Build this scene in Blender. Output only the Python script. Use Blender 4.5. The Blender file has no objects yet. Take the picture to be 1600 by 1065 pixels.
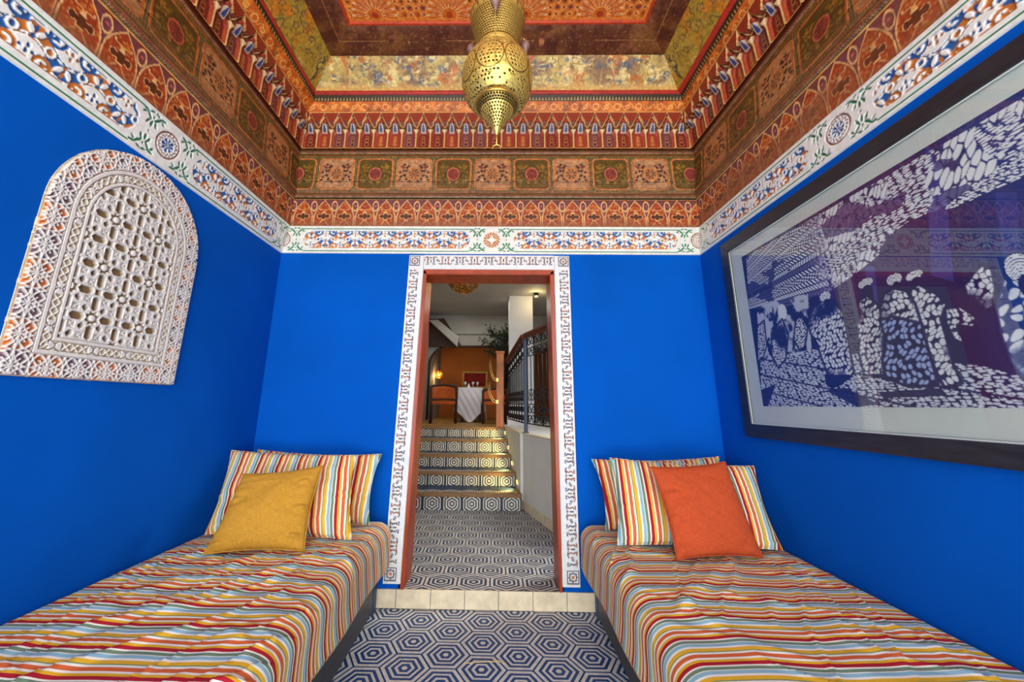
import bpy, bmesh, math, random
import numpy as np
from mathutils import Vector, Matrix
random.seed(7)
RNG = np.random.default_rng(11)
scn = bpy.context.scene
COL = scn.collection
PI = math.pi

# ------------------------------------------------------------------ camera
F_PX, PX, PY, EYE = 608.96, 764.715, 487.344, 1.1667
PITCH, YAW, ROLL = [math.radians(v) for v in (13.3005, -0.9905, 0.6359)]
_fw = np.array([math.sin(YAW) * math.cos(PITCH), math.cos(YAW) * math.cos(PITCH), math.sin(PITCH)])
_r0 = np.array([math.cos(YAW), -math.sin(YAW), 0.0])
_u0 = np.cross(_r0, _fw)
_rt = math.cos(ROLL) * _r0 + math.sin(ROLL) * _u0
_up = -math.sin(ROLL) * _r0 + math.cos(ROLL) * _u0
EYEP = np.array([0, 0, EYE])
cam_data = bpy.data.cameras.new('camera')
cam = bpy.data.objects.new('camera', cam_data)
COL.objects.link(cam)
cam_data.sensor_width = 36.0
cam_data.lens = F_PX / 1600 * 36.0
cam_data.shift_x = (800 - PX) / 1600
cam_data.shift_y = (PY - 532.5) / 1600
cam_data.clip_start = 0.02
m = Matrix.Identity(4)
for i in range(3):
    m[i][0], m[i][1], m[i][2], m[i][3] = _rt[i], _up[i], -_fw[i], EYEP[i]
cam.matrix_world = m
scn.camera = cam

# ------------------------------------------------------------------ world, light, exposure
scn.view_settings.view_transform = 'Standard'
scn.view_settings.look = 'None'
scn.view_settings.exposure = 0.87
scn.view_settings.gamma = 1.0
scn.view_settings.use_curve_mapping = False
world = bpy.data.worlds.new('daylight')
scn.world = world
world.use_nodes = True
world.node_tree.nodes['Background'].inputs[0].default_value = (0.93, 0.96, 1.0, 1)
world.node_tree.nodes['Background'].inputs[1].default_value = 2.5


def area(name, loc, target, sx, sy, power, color):
    d = bpy.data.lights.new(name, 'AREA')
    d.shape = 'RECTANGLE'
    d.size, d.size_y, d.energy, d.color = sx, sy, power, color
    o = bpy.data.objects.new(name, d)
    o.location = loc
    o.rotation_euler = (Vector(target) - Vector(loc)).to_track_quat('-Z', 'Y').to_euler()
    COL.objects.link(o)
    return o


area('courtyard_daylight', (0, -1.9, 1.9), (0, 2.0, 1.2), 2.9, 2.6, 22, (0.97, 0.985, 1.0))
area('ceiling_fill', (0, -2.1, 0.3), (0, 1.6, 3.4), 2.8, 1.2, 62, (1.0, 0.97, 0.92))  # added fill, aimed up to brighten the ceiling and upper walls
area('hall_fill', (-0.3, 6.6, 2.84), (-0.3, 6.6, 0), 1.2, 0.8, 5, (1, 0.95, 0.86))  # added fill for the upper hall, there is no opening above it
area('corridor_fill', (1.5, 3.5, 2.5), (-0.2, 3.4, 0.1), 0.7, 0.7, 22, (1, 0.98, 0.95))  # added fill to lift the corridor floor, no window stands there


def ray(u, v):
    return _fw + (u - PX) / F_PX * _rt - (v - PY) / F_PX * _up


def on_y(u, v, y):
    r = ray(u, v)
    return EYEP + r * (y / r[1])


def on_x(u, v, x):
    r = ray(u, v)
    return EYEP + r * (x / r[0])


def on_z(u, v, z):
    r = ray(u, v)
    return EYEP + r * ((z - EYE) / r[2])


# ------------------------------------------------------------------ object helpers
def tag(o, label=None, cat=None, group=None, kind=None):
    if label: o['label'] = label
    if cat: o['category'] = cat
    if group: o['group'] = group
    if kind: o['kind'] = kind
    return o


def empty(name, loc=(0, 0, 0), rz=0.0):
    o = bpy.data.objects.new(name, None)
    o.empty_display_size = 0.05
    o.location = loc
    o.rotation_euler = (0, 0, rz)
    COL.objects.link(o)
    return o


def link(name, me, parent=None, loc=None, rot=None):
    o = bpy.data.objects.new(name, me)
    COL.objects.link(o)
    if parent is not None:
        o.parent = parent
    if loc is not None: o.location = loc
    if rot is not None: o.rotation_euler = rot
    return o


def obj(name, bm, mat, parent=None, smooth=False, loc=None, rot=None):
    bmesh.ops.recalc_face_normals(bm, faces=bm.faces)
    me = bpy.data.meshes.new(name)
    bm.to_mesh(me)
    bm.free()
    if mat is not None: me.materials.append(mat)
    if smooth:
        me.polygons.foreach_set('use_smooth', [True] * len(me.polygons))
    return link(name, me, parent, loc, rot)


def copy_tree(o, parent=None):
    c = o.copy()
    COL.objects.link(c)
    if parent is not None: c.parent = parent
    for ch in list(o.children):
        copy_tree(ch, c)
    return c


def BM():
    return bmesh.new()


def box(bm, a, b, bevel=0.0):
    x0, y0, z0 = [min(p, q) for p, q in zip(a, b)]
    x1, y1, z1 = [max(p, q) for p, q in zip(a, b)]
    vs = [bm.verts.new(p) for p in ((x0, y0, z0), (x1, y0, z0), (x1, y1, z0), (x0, y1, z0), (x0, y0, z1), (x1, y0, z1), (x1, y1, z1), (x0, y1, z1))]
    fs = [bm.faces.new([vs[i] for i in q]) for q in ((3, 2, 1, 0), (4, 5, 6, 7), (0, 1, 5, 4), (1, 2, 6, 5), (2, 3, 7, 6), (3, 0, 4, 7))]
    if bevel > 0:
        es = list({e for f in fs for e in f.edges})
        bmesh.ops.bevel(bm, geom=es, offset=bevel, segments=2, affect='EDGES', profile=0.6)
    return bm


def prism(bm, pts, z0, z1, axis='z', bevel=0.0):
    """extrude a polygon; axis says which coordinate runs from z0 to z1"""
    def P(p, h):
        if axis == 'z': return (p[0], p[1], h)
        if axis == 'y': return (p[0], h, p[1])
        return (h, p[0], p[1])
    a = [bm.verts.new(P(p, z0)) for p in pts]
    b = [bm.verts.new(P(p, z1)) for p in pts]
    n = len(pts)
    fs = [bm.faces.new(a[::-1]), bm.faces.new(b)]
    for i in range(n):
        fs.append(bm.faces.new((a[i], a[(i + 1) % n], b[(i + 1) % n], b[i])))
    if bevel > 0:
        es = list({e for f in fs for e in f.edges})
        bmesh.ops.bevel(bm, geom=es, offset=bevel, segments=2, affect='EDGES', profile=0.6)
    return bm


def tube(bm, pts, r, n=8, closed=False):
    """tube along points; r is a number or a list"""
    P = [Vector(p) for p in pts]
    N = len(P)
    R = r if hasattr(r, '__len__') else [r] * N
    rings = []
    prev = None
    for i, p in enumerate(P):
        if closed:
            d = P[(i + 1) % N] - P[i - 1]
        else:
            d = P[min(i + 1, N - 1)] - P[max(i - 1, 0)]
        d.normalize()
        if prev is None:
            ref = Vector((0, 0, 1)) if abs(d.z) < 0.9 else Vector((1, 0, 0))
            a = d.cross(ref).normalized()
        else:
            a = (prev - d * prev.dot(d)).normalized()
        prev = a
        b = d.cross(a)
        rings.append([bm.verts.new(p + (a * math.cos(t) + b * math.sin(t)) * R[i]) for t in [2 * PI * k / n for k in range(n)]])
    for i in range(N if closed else N - 1):
        q, w = rings[i], rings[(i + 1) % N]
        for k in range(n):
            bm.faces.new((q[k], q[(k + 1) % n], w[(k + 1) % n], w[k]))
    if not closed:
        bm.faces.new(rings[0][::-1])
        bm.faces.new(rings[-1])
    return bm


def lathe(bm, prof, n=32, c=(0, 0, 0)):
    """prof = [(radius, z)...]"""
    rings = []
    for r, z in prof:
        if r < 1e-5:
            rings.append([bm.verts.new((c[0], c[1], c[2] + z))])
        else:
            rings.append([bm.verts.new((c[0] + r * math.cos(2 * PI * k / n), c[1] + r * math.sin(2 * PI * k / n), c[2] + z)) for k in range(n)])
    for a, b in zip(rings, rings[1:]):
        for k in range(n):
            q = (a[k % len(a)], a[(k + 1) % n % len(a)], b[(k + 1) % n % len(b)], b[k % len(b)])
            u = []
            for v in q:
                if v not in u: u.append(v)
            if len(u) >= 3: bm.faces.new(u)
    if len(rings[0]) > 1: bm.faces.new(rings[0][::-1])
    if len(rings[-1]) > 1: bm.faces.new(rings[-1])
    return bm


def lin(c):
    c = np.clip(np.asarray(c, float) / 255.0, 0, 1)
    return np.where(c <= 0.04045, c / 12.92, ((c + 0.055) / 1.055) ** 2.4)


def L4(c):
    return tuple(lin(c)) + (1.0,)


def grid(name, pos, col=None, mat=None, parent=None, mask=None, attrs=None, smooth=True, flip=False):
    """pos (nu, nv, 3) -> quad mesh with a per-point paint colour"""
    nu, nv = pos.shape[:2]
    me = bpy.data.meshes.new(name)
    idx = np.arange(nu * nv).reshape(nu, nv)
    q = np.stack([idx[:-1, :-1], idx[1:, :-1], idx[1:, 1:], idx[:-1, 1:]], -1).reshape(-1, 4)
    if flip: q = q[:, ::-1]
    if mask is not None:
        q = q[mask.reshape(-1)]
        used = np.unique(q)
        rem = np.full(nu * nv, -1)
        rem[used] = np.arange(len(used))
        q = rem[q]
    else:
        used = None
    P = pos.reshape(-1, 3)
    if used is not None: P = P[used]
    me.vertices.add(len(P))
    me.vertices.foreach_set('co', P.astype(np.float32).ravel())
    me.loops.add(q.size)
    me.loops.foreach_set('vertex_index', q.astype(np.int32).ravel())
    me.polygons.add(len(q))
    me.polygons.foreach_set('loop_start', np.arange(0, q.size, 4, dtype=np.int32))
    me.update(calc_edges=True)
    if smooth: me.polygons.foreach_set('use_smooth', np.ones(len(q), bool))
    if col is not None:
        c = lin(col.reshape(-1, 3))
        if used is not None: c = c[used]
        a = me.color_attributes.new('paint', 'FLOAT_COLOR', 'POINT')
        a.data.foreach_set('color', np.concatenate([c, np.ones((len(c), 1))], 1).astype(np.float32).ravel())
    for k, v in (attrs or {}).items():
        v = v.reshape(-1)
        if used is not None: v = v[used]
        a = me.attributes.new(k, 'FLOAT', 'POINT')
        a.data.foreach_set('value', v.astype(np.float32))
    if mat is not None: me.materials.append(mat)
    me.validate()
    return link(name, me, parent)


# ------------------------------------------------------------------ numpy pattern helpers
_lat = RNG.random((64, 64))


def vnoise(x, y, seed=0):
    x = x + seed * 17.31; y = y + seed * 9.77
    xi = np.floor(x).astype(int); yi = np.floor(y).astype(int)
    fx = x - xi; fy = y - yi
    fx = fx * fx * (3 - 2 * fx); fy = fy * fy * (3 - 2 * fy)
    g = lambda i, j: _lat[i % 64, j % 64]
    return (g(xi, yi) * (1 - fx) + g(xi + 1, yi) * fx) * (1 - fy) + (g(xi, yi + 1) * (1 - fx) + g(xi + 1, yi + 1) * fx) * fy


def fbm(x, y, seed=0, o=4):
    r = 0; a = 0.5
    for k in range(o):
        r = r + a * vnoise(x, y, seed + k); x = x * 2.03; y = y * 2.03; a *= 0.5
    return r / (1 - 0.5 ** o)


def hash2(i, j, k=0):
    return _lat[(i * 7 + k * 13) % 64, (j * 11 + k * 29) % 64]


def sm(a, b, x):
    t = np.clip((x - a) / (b - a), 0, 1)
    return t * t * (3 - 2 * t)


def seg(x, y, ax, ay, bx, by):
    dx, dy = bx - ax, by - ay
    t = np.clip(((x - ax) * dx + (y - ay) * dy) / (dx * dx + dy * dy + 1e-12), 0, 1)
    return np.hypot(x - ax - t * dx, y - ay - t * dy)


def poly(x, y, pts, closed=False):
    d = np.full(np.broadcast(x, y).shape, 1e9)
    P = list(pts) + ([pts[0]] if closed else [])
    for a, b in zip(P, P[1:]):
        d = np.minimum(d, seg(x, y, a[0], a[1], b[0], b[1]))
    return d


def ell(x, y, cx, cy, rx, ry, rot=0.0):
    """<1 inside"""
    c, s = math.cos(rot), math.sin(rot)
    X = (x - cx) * c + (y - cy) * s
    Y = -(x - cx) * s + (y - cy) * c
    return np.hypot(X / rx, Y / ry)


def leafm(x, y, cx, cy, a, b, rot=0.0):
    """inside of a pointed leaf"""
    c, s = math.cos(rot), math.sin(rot)
    X = ((x - cx) * c + (y - cy) * s) / a
    Y = (-(x - cx) * s + (y - cy) * c) / b
    return (np.abs(X) < 1) & (np.abs(Y) < 1 - X * X)


def inpoly(x, y, pts):
    r = np.zeros(np.broadcast(x, y).shape, bool)
    n = len(pts)
    for i in range(n):
        x0, y0 = pts[i]; x1, y1 = pts[(i + 1) % n]
        if y0 == y1: continue
        c = ((y0 > y) != (y1 > y)) & (x < (x1 - x0) * (y - y0) / (y1 - y0) + x0)
        r ^= c
    return r


def mx(col, c, m):
    m = np.asarray(m, float)
    m = m[..., None] if m.ndim == col.ndim - 1 else m
    return col * (1 - m) + np.asarray(c, float) * m


def full(s, c):
    return np.ones(s.shape + (3,)) * np.asarray(c, float)


def fr(x, p):
    """position inside a period, centred"""
    return (x / p - np.floor(x / p + 0.5)) * p


# ------------------------------------------------------------------ materials
def new_mat(name):
    mt = bpy.data.materials.new(name)
    mt.use_nodes = True
    nt = mt.node_tree
    b = nt.nodes['Principled BSDF']
    return mt, nt, b


def N(nt, t, **kw):
    n = nt.nodes.new(t)
    for k, v in kw.items():
        setattr(n, k, v)
    return n


def surf(name, color, rough=0.6, metal=0.0, var=0.12, scale=8.0, bump=0.0, bscale=60.0, spec=0.5, stretch=None):
    mt, nt, b = new_mat(name)
    tc = N(nt, 'ShaderNodeTexCoord')
    src = tc.outputs['Object']
    if stretch:
        mp = N(nt, 'ShaderNodeMapping')
        mp.inputs['Scale'].default_value = stretch
        nt.links.new(src, mp.inputs['Vector'])
        src = mp.outputs['Vector']
    nz = N(nt, 'ShaderNodeTexNoise')
    nz.inputs['Scale'].default_value = scale
    nz.inputs['Detail'].default_value = 6
    nt.links.new(src, nz.inputs['Vector'])
    rp = N(nt, 'ShaderNodeValToRGB')
    c = np.array(lin(color))
    rp.color_ramp.elements[0].color = tuple(np.clip(c * (1 - var), 0, 1)) + (1,)
    rp.color_ramp.elements[1].color = tuple(np.clip(c * (1 + var), 0, 1)) + (1,)
    rp.color_ramp.elements[0].position = 0.3
    rp.color_ramp.elements[1].position = 0.7
    nt.links.new(nz.outputs['Fac'], rp.inputs['Fac'])
    nt.links.new(rp.outputs['Color'], b.inputs['Base Color'])
    b.inputs['Roughness'].default_value = rough
    b.inputs['Metallic'].default_value = metal
    b.inputs['Specular IOR Level'].default_value = spec
    if bump > 0:
        n2 = N(nt, 'ShaderNodeTexNoise')
        n2.inputs['Scale'].default_value = bscale
        n2.inputs['Detail'].default_value = 4
        nt.links.new(src, n2.inputs['Vector'])
        bp = N(nt, 'ShaderNodeBump')
        bp.inputs['Strength'].default_value = bump
        bp.inputs['Distance'].default_value = 0.01
        nt.links.new(n2.outputs['Fac'], bp.inputs['Height'])
        nt.links.new(bp.outputs['Normal'], b.inputs['Normal'])
    return mt


def painted(name, rough=0.55, var=0.15, scale=40.0, metal=0.0, spec=0.5, bump=0.15):
    """paint colour carried by the mesh, with fine wear from noise"""
    mt, nt, b = new_mat(name)
    at = N(nt, 'ShaderNodeAttribute')
    at.attribute_name = 'paint'
    tc = N(nt, 'ShaderNodeTexCoord')
    nz = N(nt, 'ShaderNodeTexNoise')
    nz.inputs['Scale'].default_value = scale
    nz.inputs['Detail'].default_value = 5
    nt.links.new(tc.outputs['Object'], nz.inputs['Vector'])
    mr = N(nt, 'ShaderNodeMapRange')
    mr.inputs['From Min'].default_value = 0.3
    mr.inputs['From Max'].default_value = 0.7
    mr.inputs['To Min'].default_value = 1 - var
    mr.inputs['To Max'].default_value = 1 + var
    nt.links.new(nz.outputs['Fac'], mr.inputs['Value'])
    mm = N(nt, 'ShaderNodeVectorMath', operation='SCALE')
    nt.links.new(at.outputs['Color'], mm.inputs[0])
    nt.links.new(mr.outputs['Result'], mm.inputs['Scale'])
    nt.links.new(mm.outputs['Vector'], b.inputs['Base Color'])
    b.inputs['Roughness'].default_value = rough
    b.inputs['Metallic'].default_value = metal
    b.inputs['Specular IOR Level'].default_value = spec
    if bump:
        bp = N(nt, 'ShaderNodeBump')
        bp.inputs['Strength'].default_value = bump
        bp.inputs['Distance'].default_value = 0.004
        nt.links.new(nz.outputs['Fac'], bp.inputs['Height'])
        nt.links.new(bp.outputs['Normal'], b.inputs['Normal'])
    return mt


def glow(name, color, strength):
    mt, nt, b = new_mat(name)
    b.inputs['Base Color'].default_value = L4(color)
    b.inputs['Emission Color'].default_value = L4(color)
    b.inputs['Emission Strength'].default_value = strength
    return mt


def ramp_const(nt, stops):
    rp = N(nt, 'ShaderNodeValToRGB')
    cr = rp.color_ramp
    cr.interpolation = 'CONSTANT'
    while len(cr.elements) > 1: cr.elements.remove(cr.elements[-1])
    cr.elements[0].position = 0.0
    cr.elements[0].color = L4(stops[0][1])
    for p, c in stops[1:]:
        e = cr.elements.new(p)
        e.color = L4(c)
    return rp


def math_node(nt, op, a, b=None):
    n = N(nt, 'ShaderNodeMath', operation=op)
    for i, v in enumerate((a, b)):
        if v is None: continue
        if isinstance(v, (int, float)): n.inputs[i].default_value = v
        else: nt.links.new(v, n.inputs[i])
    return n.outputs[0]


def hex_mat(name, axes, apothem, pointy, white, blue, stretch_out=False):
    """concentric hexagon print around the tile's own centre. axes: the two object axes of the tile face"""
    mt, nt, b = new_mat(name)
    tc = N(nt, 'ShaderNodeTexCoord')
    sp = N(nt, 'ShaderNodeSeparateXYZ')
    nt.links.new(tc.outputs['Object'], sp.inputs[0])
    X = math_node(nt, 'ABSOLUTE', sp.outputs[axes[0]])
    Y = math_node(nt, 'ABSOLUTE', sp.outputs[axes[1]])
    if pointy: X, Y = Y, X          # flat sides face the first axis
    d1 = math_node(nt, 'ADD', math_node(nt, 'MULTIPLY', Y, 0.5), math_node(nt, 'MULTIPLY', X, 0.8660254))
    d = math_node(nt, 'DIVIDE', math_node(nt, 'MAXIMUM', Y, d1), apothem)
    if stretch_out: d = math_node(nt, 'MINIMUM', d, 1.2)
    rp = ramp_const(nt, [(0, white), (0.13, blue), (0.25, white), (0.38, blue), (0.5, white), (0.65, blue), (0.78, white), (0.88, blue)] if stretch_out else
                    [(0, white), (0.125, blue), (0.28, white), (0.40, blue), (0.545, white), (0.66, blue), (0.80, white), (0.955, blue)])
    nt.links.new(d, rp.inputs['Fac'])
    nz = N(nt, 'ShaderNodeTexNoise')
    nz.inputs['Scale'].default_value = 30
    nz.inputs['Detail'].default_value = 5
    geo = N(nt, 'ShaderNodeNewGeometry')
    nt.links.new(geo.outputs['Position'], nz.inputs['Vector'])
    mr = N(nt, 'ShaderNodeMapRange')
    mr.inputs['From Min'].default_value = 0.3
    mr.inputs['From Max'].default_value = 0.7
    mr.inputs['To Min'].default_value = 0.8
    mr.inputs['To Max'].default_value = 1.12
    nt.links.new(nz.outputs['Fac'], mr.inputs['Value'])
    sc = N(nt, 'ShaderNodeVectorMath', operation='SCALE')
    nt.links.new(rp.outputs['Color'], sc.inputs[0])
    nt.links.new(mr.outputs['Result'], sc.inputs['Scale'])
    nt.links.new(sc.outputs['Vector'], b.inputs['Base Color'])
    b.inputs['Roughness'].default_value = 0.5
    return mt


STRIPES = [(0.0, (172, 34, 48)), (0.115, (226, 172, 40)), (0.20, (236, 232, 216)), (0.27, (214, 104, 58)), (0.40, (236, 232, 216)),
           (0.475, (122, 146, 100)), (0.51, (228, 178, 48)), (0.63, (238, 234, 220)), (0.70, (142, 186, 200)), (0.815, (232, 228, 212)), (0.84, (112, 138, 112)), (0.945, (236, 230, 214))]


def stripe_mat(name, period):
    mt, nt, b = new_mat(name)
    at = N(nt, 'ShaderNodeAttribute')
    at.attribute_name = 'st'
    f = math_node(nt, 'FRACT', math_node(nt, 'DIVIDE', at.outputs['Fac'], period))
    rp = ramp_const(nt, STRIPES)
    nt.links.new(f, rp.inputs['Fac'])
    tc = N(nt, 'ShaderNodeTexCoord')
    nz = N(nt, 'ShaderNodeTexNoise')
    nz.inputs['Scale'].default_value = 700
    nt.links.new(tc.outputs['Object'], nz.inputs['Vector'])
    bp = N(nt, 'ShaderNodeBump')
    bp.inputs['Strength'].default_value = 0.25
    bp.inputs['Distance'].default_value = 0.002
    nt.links.new(nz.outputs['Fac'], bp.inputs['Height'])
    nt.links.new(bp.outputs['Normal'], b.inputs['Normal'])
    nt.links.new(rp.outputs['Color'], b.inputs['Base Color'])
    b.inputs['Roughness'].default_value = 0.9
    b.inputs['Specular IOR Level'].default_value = 0.15
    return mt


def linen(name, color):
    mt, nt, b = new_mat(name)
    cb = N(nt, 'ShaderNodeCombineXYZ')
    for i, k in enumerate(('st', 'tt')):
        at = N(nt, 'ShaderNodeAttribute'); at.attribute_name = k
        nt.links.new(at.outputs['Fac'], cb.inputs[i])
    outs = []
    for sc in ((45, 420, 1), (420, 45, 1)):
        mp = N(nt, 'ShaderNodeMapping')
        mp.inputs['Scale'].default_value = sc
        nt.links.new(cb.outputs[0], mp.inputs['Vector'])
        nz = N(nt, 'ShaderNodeTexNoise')
        nz.inputs['Scale'].default_value = 1.0
        nz.inputs['Detail'].default_value = 3
        nt.links.new(mp.outputs['Vector'], nz.inputs['Vector'])
        outs.append(nz.outputs['Fac'])
    s = math_node(nt, 'MULTIPLY', math_node(nt, 'ADD', outs[0], outs[1]), 0.5)
    rp = N(nt, 'ShaderNodeValToRGB')
    c = lin(color)
    rp.color_ramp.elements[0].position = 0.33
    rp.color_ramp.elements[1].position = 0.67
    rp.color_ramp.elements[0].color = tuple(c * 0.72) + (1,)
    rp.color_ramp.elements[1].color = tuple(np.clip(c * 1.25, 0, 1)) + (1,)
    nt.links.new(s, rp.inputs['Fac'])
    nt.links.new(rp.outputs['Color'], b.inputs['Base Color'])
    bp = N(nt, 'ShaderNodeBump')
    bp.inputs['Strength'].default_value = 0.3
    bp.inputs['Distance'].default_value = 0.002
    nt.links.new(s, bp.inputs['Height'])
    nt.links.new(bp.outputs['Normal'], b.inputs['Normal'])
    b.inputs['Roughness'].default_value = 0.95
    b.inputs['Specular IOR Level'].default_value = 0.1
    return mt


def glass_mat(name):
    mt, nt, b = new_mat(name)
    nt.nodes.remove(b)
    out = [n for n in nt.nodes if n.type == 'OUTPUT_MATERIAL'][0]
    t = N(nt, 'ShaderNodeBsdfTransparent')
    t.inputs[0].default_value = (0.97, 0.985, 0.98, 1)
    g = N(nt, 'ShaderNodeBsdfGlossy')
    g.inputs['Roughness'].default_value = 0.01
    lw = N(nt, 'ShaderNodeLayerWeight')
    lw.inputs['Blend'].default_value = 0.5
    fz = N(nt, 'ShaderNodeMath', operation='MULTIPLY_ADD')       # Schlick
    nt.links.new(math_node(nt, 'POWER', lw.outputs['Facing'], 5.0), fz.inputs[0])
    fz.inputs[1].default_value = 0.96
    fz.inputs[2].default_value = 0.055
    mxs = N(nt, 'ShaderNodeMixShader')
    nt.links.new(fz.outputs[0], mxs.inputs[0])
    nt.links.new(t.outputs[0], mxs.inputs[1])
    nt.links.new(g.outputs[0], mxs.inputs[2])
    nt.links.new(mxs.outputs[0], out.inputs[0])
    return mt


M = dict(
    blue=surf('blue_wall_paint', (0, 84, 182), 0.8, var=0.08, scale=2.5, bump=0.06, bscale=120, spec=0.06),
    plaster=painted('carved_plaster_paint', 0.55, 0.08, 60),
    wood=painted('painted_cedar', 0.5, 0.2, 55),
    print=painted('print_paper', 0.6, 0.02, 30, bump=0),
    brass=painted('pierced_brass', 0.42, 0.2, 90, metal=0.75, bump=0.3),
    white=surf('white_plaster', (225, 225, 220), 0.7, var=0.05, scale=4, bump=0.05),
    halldim=surf('dimmed_hall_plaster', (168, 164, 154), 0.75, var=0.06, scale=3),  # white plaster made greyer, the hall's dimness is in the colour
    red=surf('red_lacquered_wood', (158, 54, 8), 0.35, var=0.25, scale=6, stretch=(4, 4, 0.8), bump=0.08),
    cream=surf('cream_tile', (222, 208, 176), 0.45, var=0.16, scale=14, bump=0.1, bscale=40),
    grout=surf('cement_grout', (70, 72, 80), 0.9, var=0.2, scale=30),
    darkwood=surf('black_stained_wood', (52, 54, 60), 0.45, var=0.35, scale=7, stretch=(6, 1, 6), bump=0.15),
    frame=surf('black_frame_wood', (34, 37, 44), 0.38, var=0.4, scale=9, stretch=(6, 1, 6), bump=0.15),
    mount=surf('grey_green_mount_board', (202, 214, 208), 0.85, var=0.03),
    bluepaint=surf('navy_painted_wood', (34, 58, 96), 0.5, var=0.2),
    ochre=linen('ochre_linen', (192, 142, 52)),
    orange=linen('orange_linen', (188, 80, 44)),
    stripe=stripe_mat('striped_canvas', 0.117),
    glass=glass_mat('picture_glass'),
    iron=surf('wrought_iron', (26, 30, 36), 0.5, metal=0.6, var=0.3),
    bluepost=surf('blue_grey_iron', (44, 62, 82), 0.5, var=0.2),
    rail=surf('mahogany_rail', (110, 44, 26), 0.35, var=0.3, scale=5),
    newel=surf('honey_wood', (196, 112, 50), 0.45, var=0.3, scale=5, stretch=(5, 5, 1)),
    stairwood=surf('worn_stair_wood', (140, 104, 62), 0.55, var=0.3, scale=8, stretch=(1, 6, 6)),
    orangewall=surf('orange_tadelakt', (196, 112, 24), 0.6, var=0.15, scale=2),
    brownwood=surf('dark_brown_wood', (60, 30, 16), 0.6, var=0.3, scale=4),
    chair=surf('orange_velvet', (196, 92, 34), 0.9, var=0.2, scale=8),
    cloth=surf('white_tablecloth', (226, 224, 230), 0.9, var=0.04, bump=0.1, bscale=20),
    redart=surf('red_painting', (160, 28, 20), 0.7, var=0.5, scale=14),
    gold=surf('gold_frame', (196, 150, 60), 0.4, metal=0.4, var=0.2),
    brassy=surf('polished_brass', (214, 172, 92), 0.3, metal=0.9, var=0.1),
    clear=surf('clear_glassware', (210, 220, 225), 0.1, var=0.05),
    bark=surf('dark_bark', (30, 24, 18), 0.9, var=0.3),
    leaf=surf('dark_leaf', (34, 46, 24), 0.8, var=0.4),
    hallfloor=surf('ochre_hall_floor', (168, 128, 60), 0.5, var=0.2, scale=5),
    inner_dark=surf('lantern_inner_dark', (44, 32, 14), 0.5, var=0.2),
    bronze=surf('turned_wood_knob', (126, 96, 88), 0.4, var=0.25, scale=20),
    straw=surf('dry_straw', (206, 184, 120), 0.8, var=0.1),
    bulb=glow('lamp_glow', (255, 196, 84), 9.0),
    steplight=glow('step_light_glow', (255, 206, 60), 7.0),
)
M['hexfloor'] = hex_mat('hexagon_cement_tile', ('X', 'Y'), 0.1007, False, (214, 214, 204), (10, 66, 128))
M['hexhall'] = hex_mat('hexagon_hall_tile', ('X', 'Y'), 0.1007, True, (214, 210, 196), (28, 56, 92))
M['hexriser'] = hex_mat('hexagon_riser_tile', ('X', 'Z'), 0.1, True, (226, 220, 200), (36, 50, 72), True)

# ------------------------------------------------------------------ room sizes
XL, XR, D, YF = -1.55, 1.442, 2.614, -1.25
ZHALL = 0.1015
ZTOP = 4.2

# pixel-measured levels of the cornice: (left corner, right corner, how far it stands off the back wall)
LV = [('frieze_bottom', (441, 398), (1098, 396), 0.003), ('ft', (453.4, 355), (1093, 353), 0.012),
      ('a0', (453.4, 355), (1093, 353), 0.02), ('a1', (459, 312), (1088, 310), 0.03),
      ('b0', (459.6, 310), (1088, 308.5), 0.046), ('b1', (462, 304), (1086, 303), 0.046),
      ('c0', (462.4, 303), (1086, 302), 0.03), ('c1', (468, 243), (1084, 241), 0.015),
      ('d0', (468, 242), (1084, 240), 0.034), ('d1', (469, 235.5), (1082.5, 236), 0.034),
      ('e0', (469.3, 234.6), (1082.5, 235), 0.018), ('e1', (476.7, 183), (1072.6, 183), 0.018),
      ('f0', (477, 182), (1072.5, 182), 0.066), ('f1', (479, 175.5), (1072, 176.5), 0.07),
      ('g1', (491, 158), (1066, 158), 0.105), ('h1', (492, 147.5), (1063.5, 148), 0.125),
      ('i1', (492.8, 141.5), (1059, 140.5), 0.135), ('j1', (517, 86), (1037.7, 87), 0.29),
      ('k1', (544, 38), (1010, 40), 0.48), ('l1', (547, 31), (1008, 33), 0.50)]
LEV = {}
for nme, lp, rp_, off in LV:
    a = on_y(lp[0], lp[1], D - off); b_ = on_y(rp_[0], rp_[1], D - off)
    xl, xr, z = a[0], b_[0], 0.5 * (a[2] + b_[2])
    if nme == 'frieze_bottom': xl, xr = XL, XR
    LEV[nme] = (xl, xr, D - off, z, YF + 0.1 + off)
ZFB = LEV['frieze_bottom'][3]
XC = 0.5 * (XL + XR)


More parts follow.
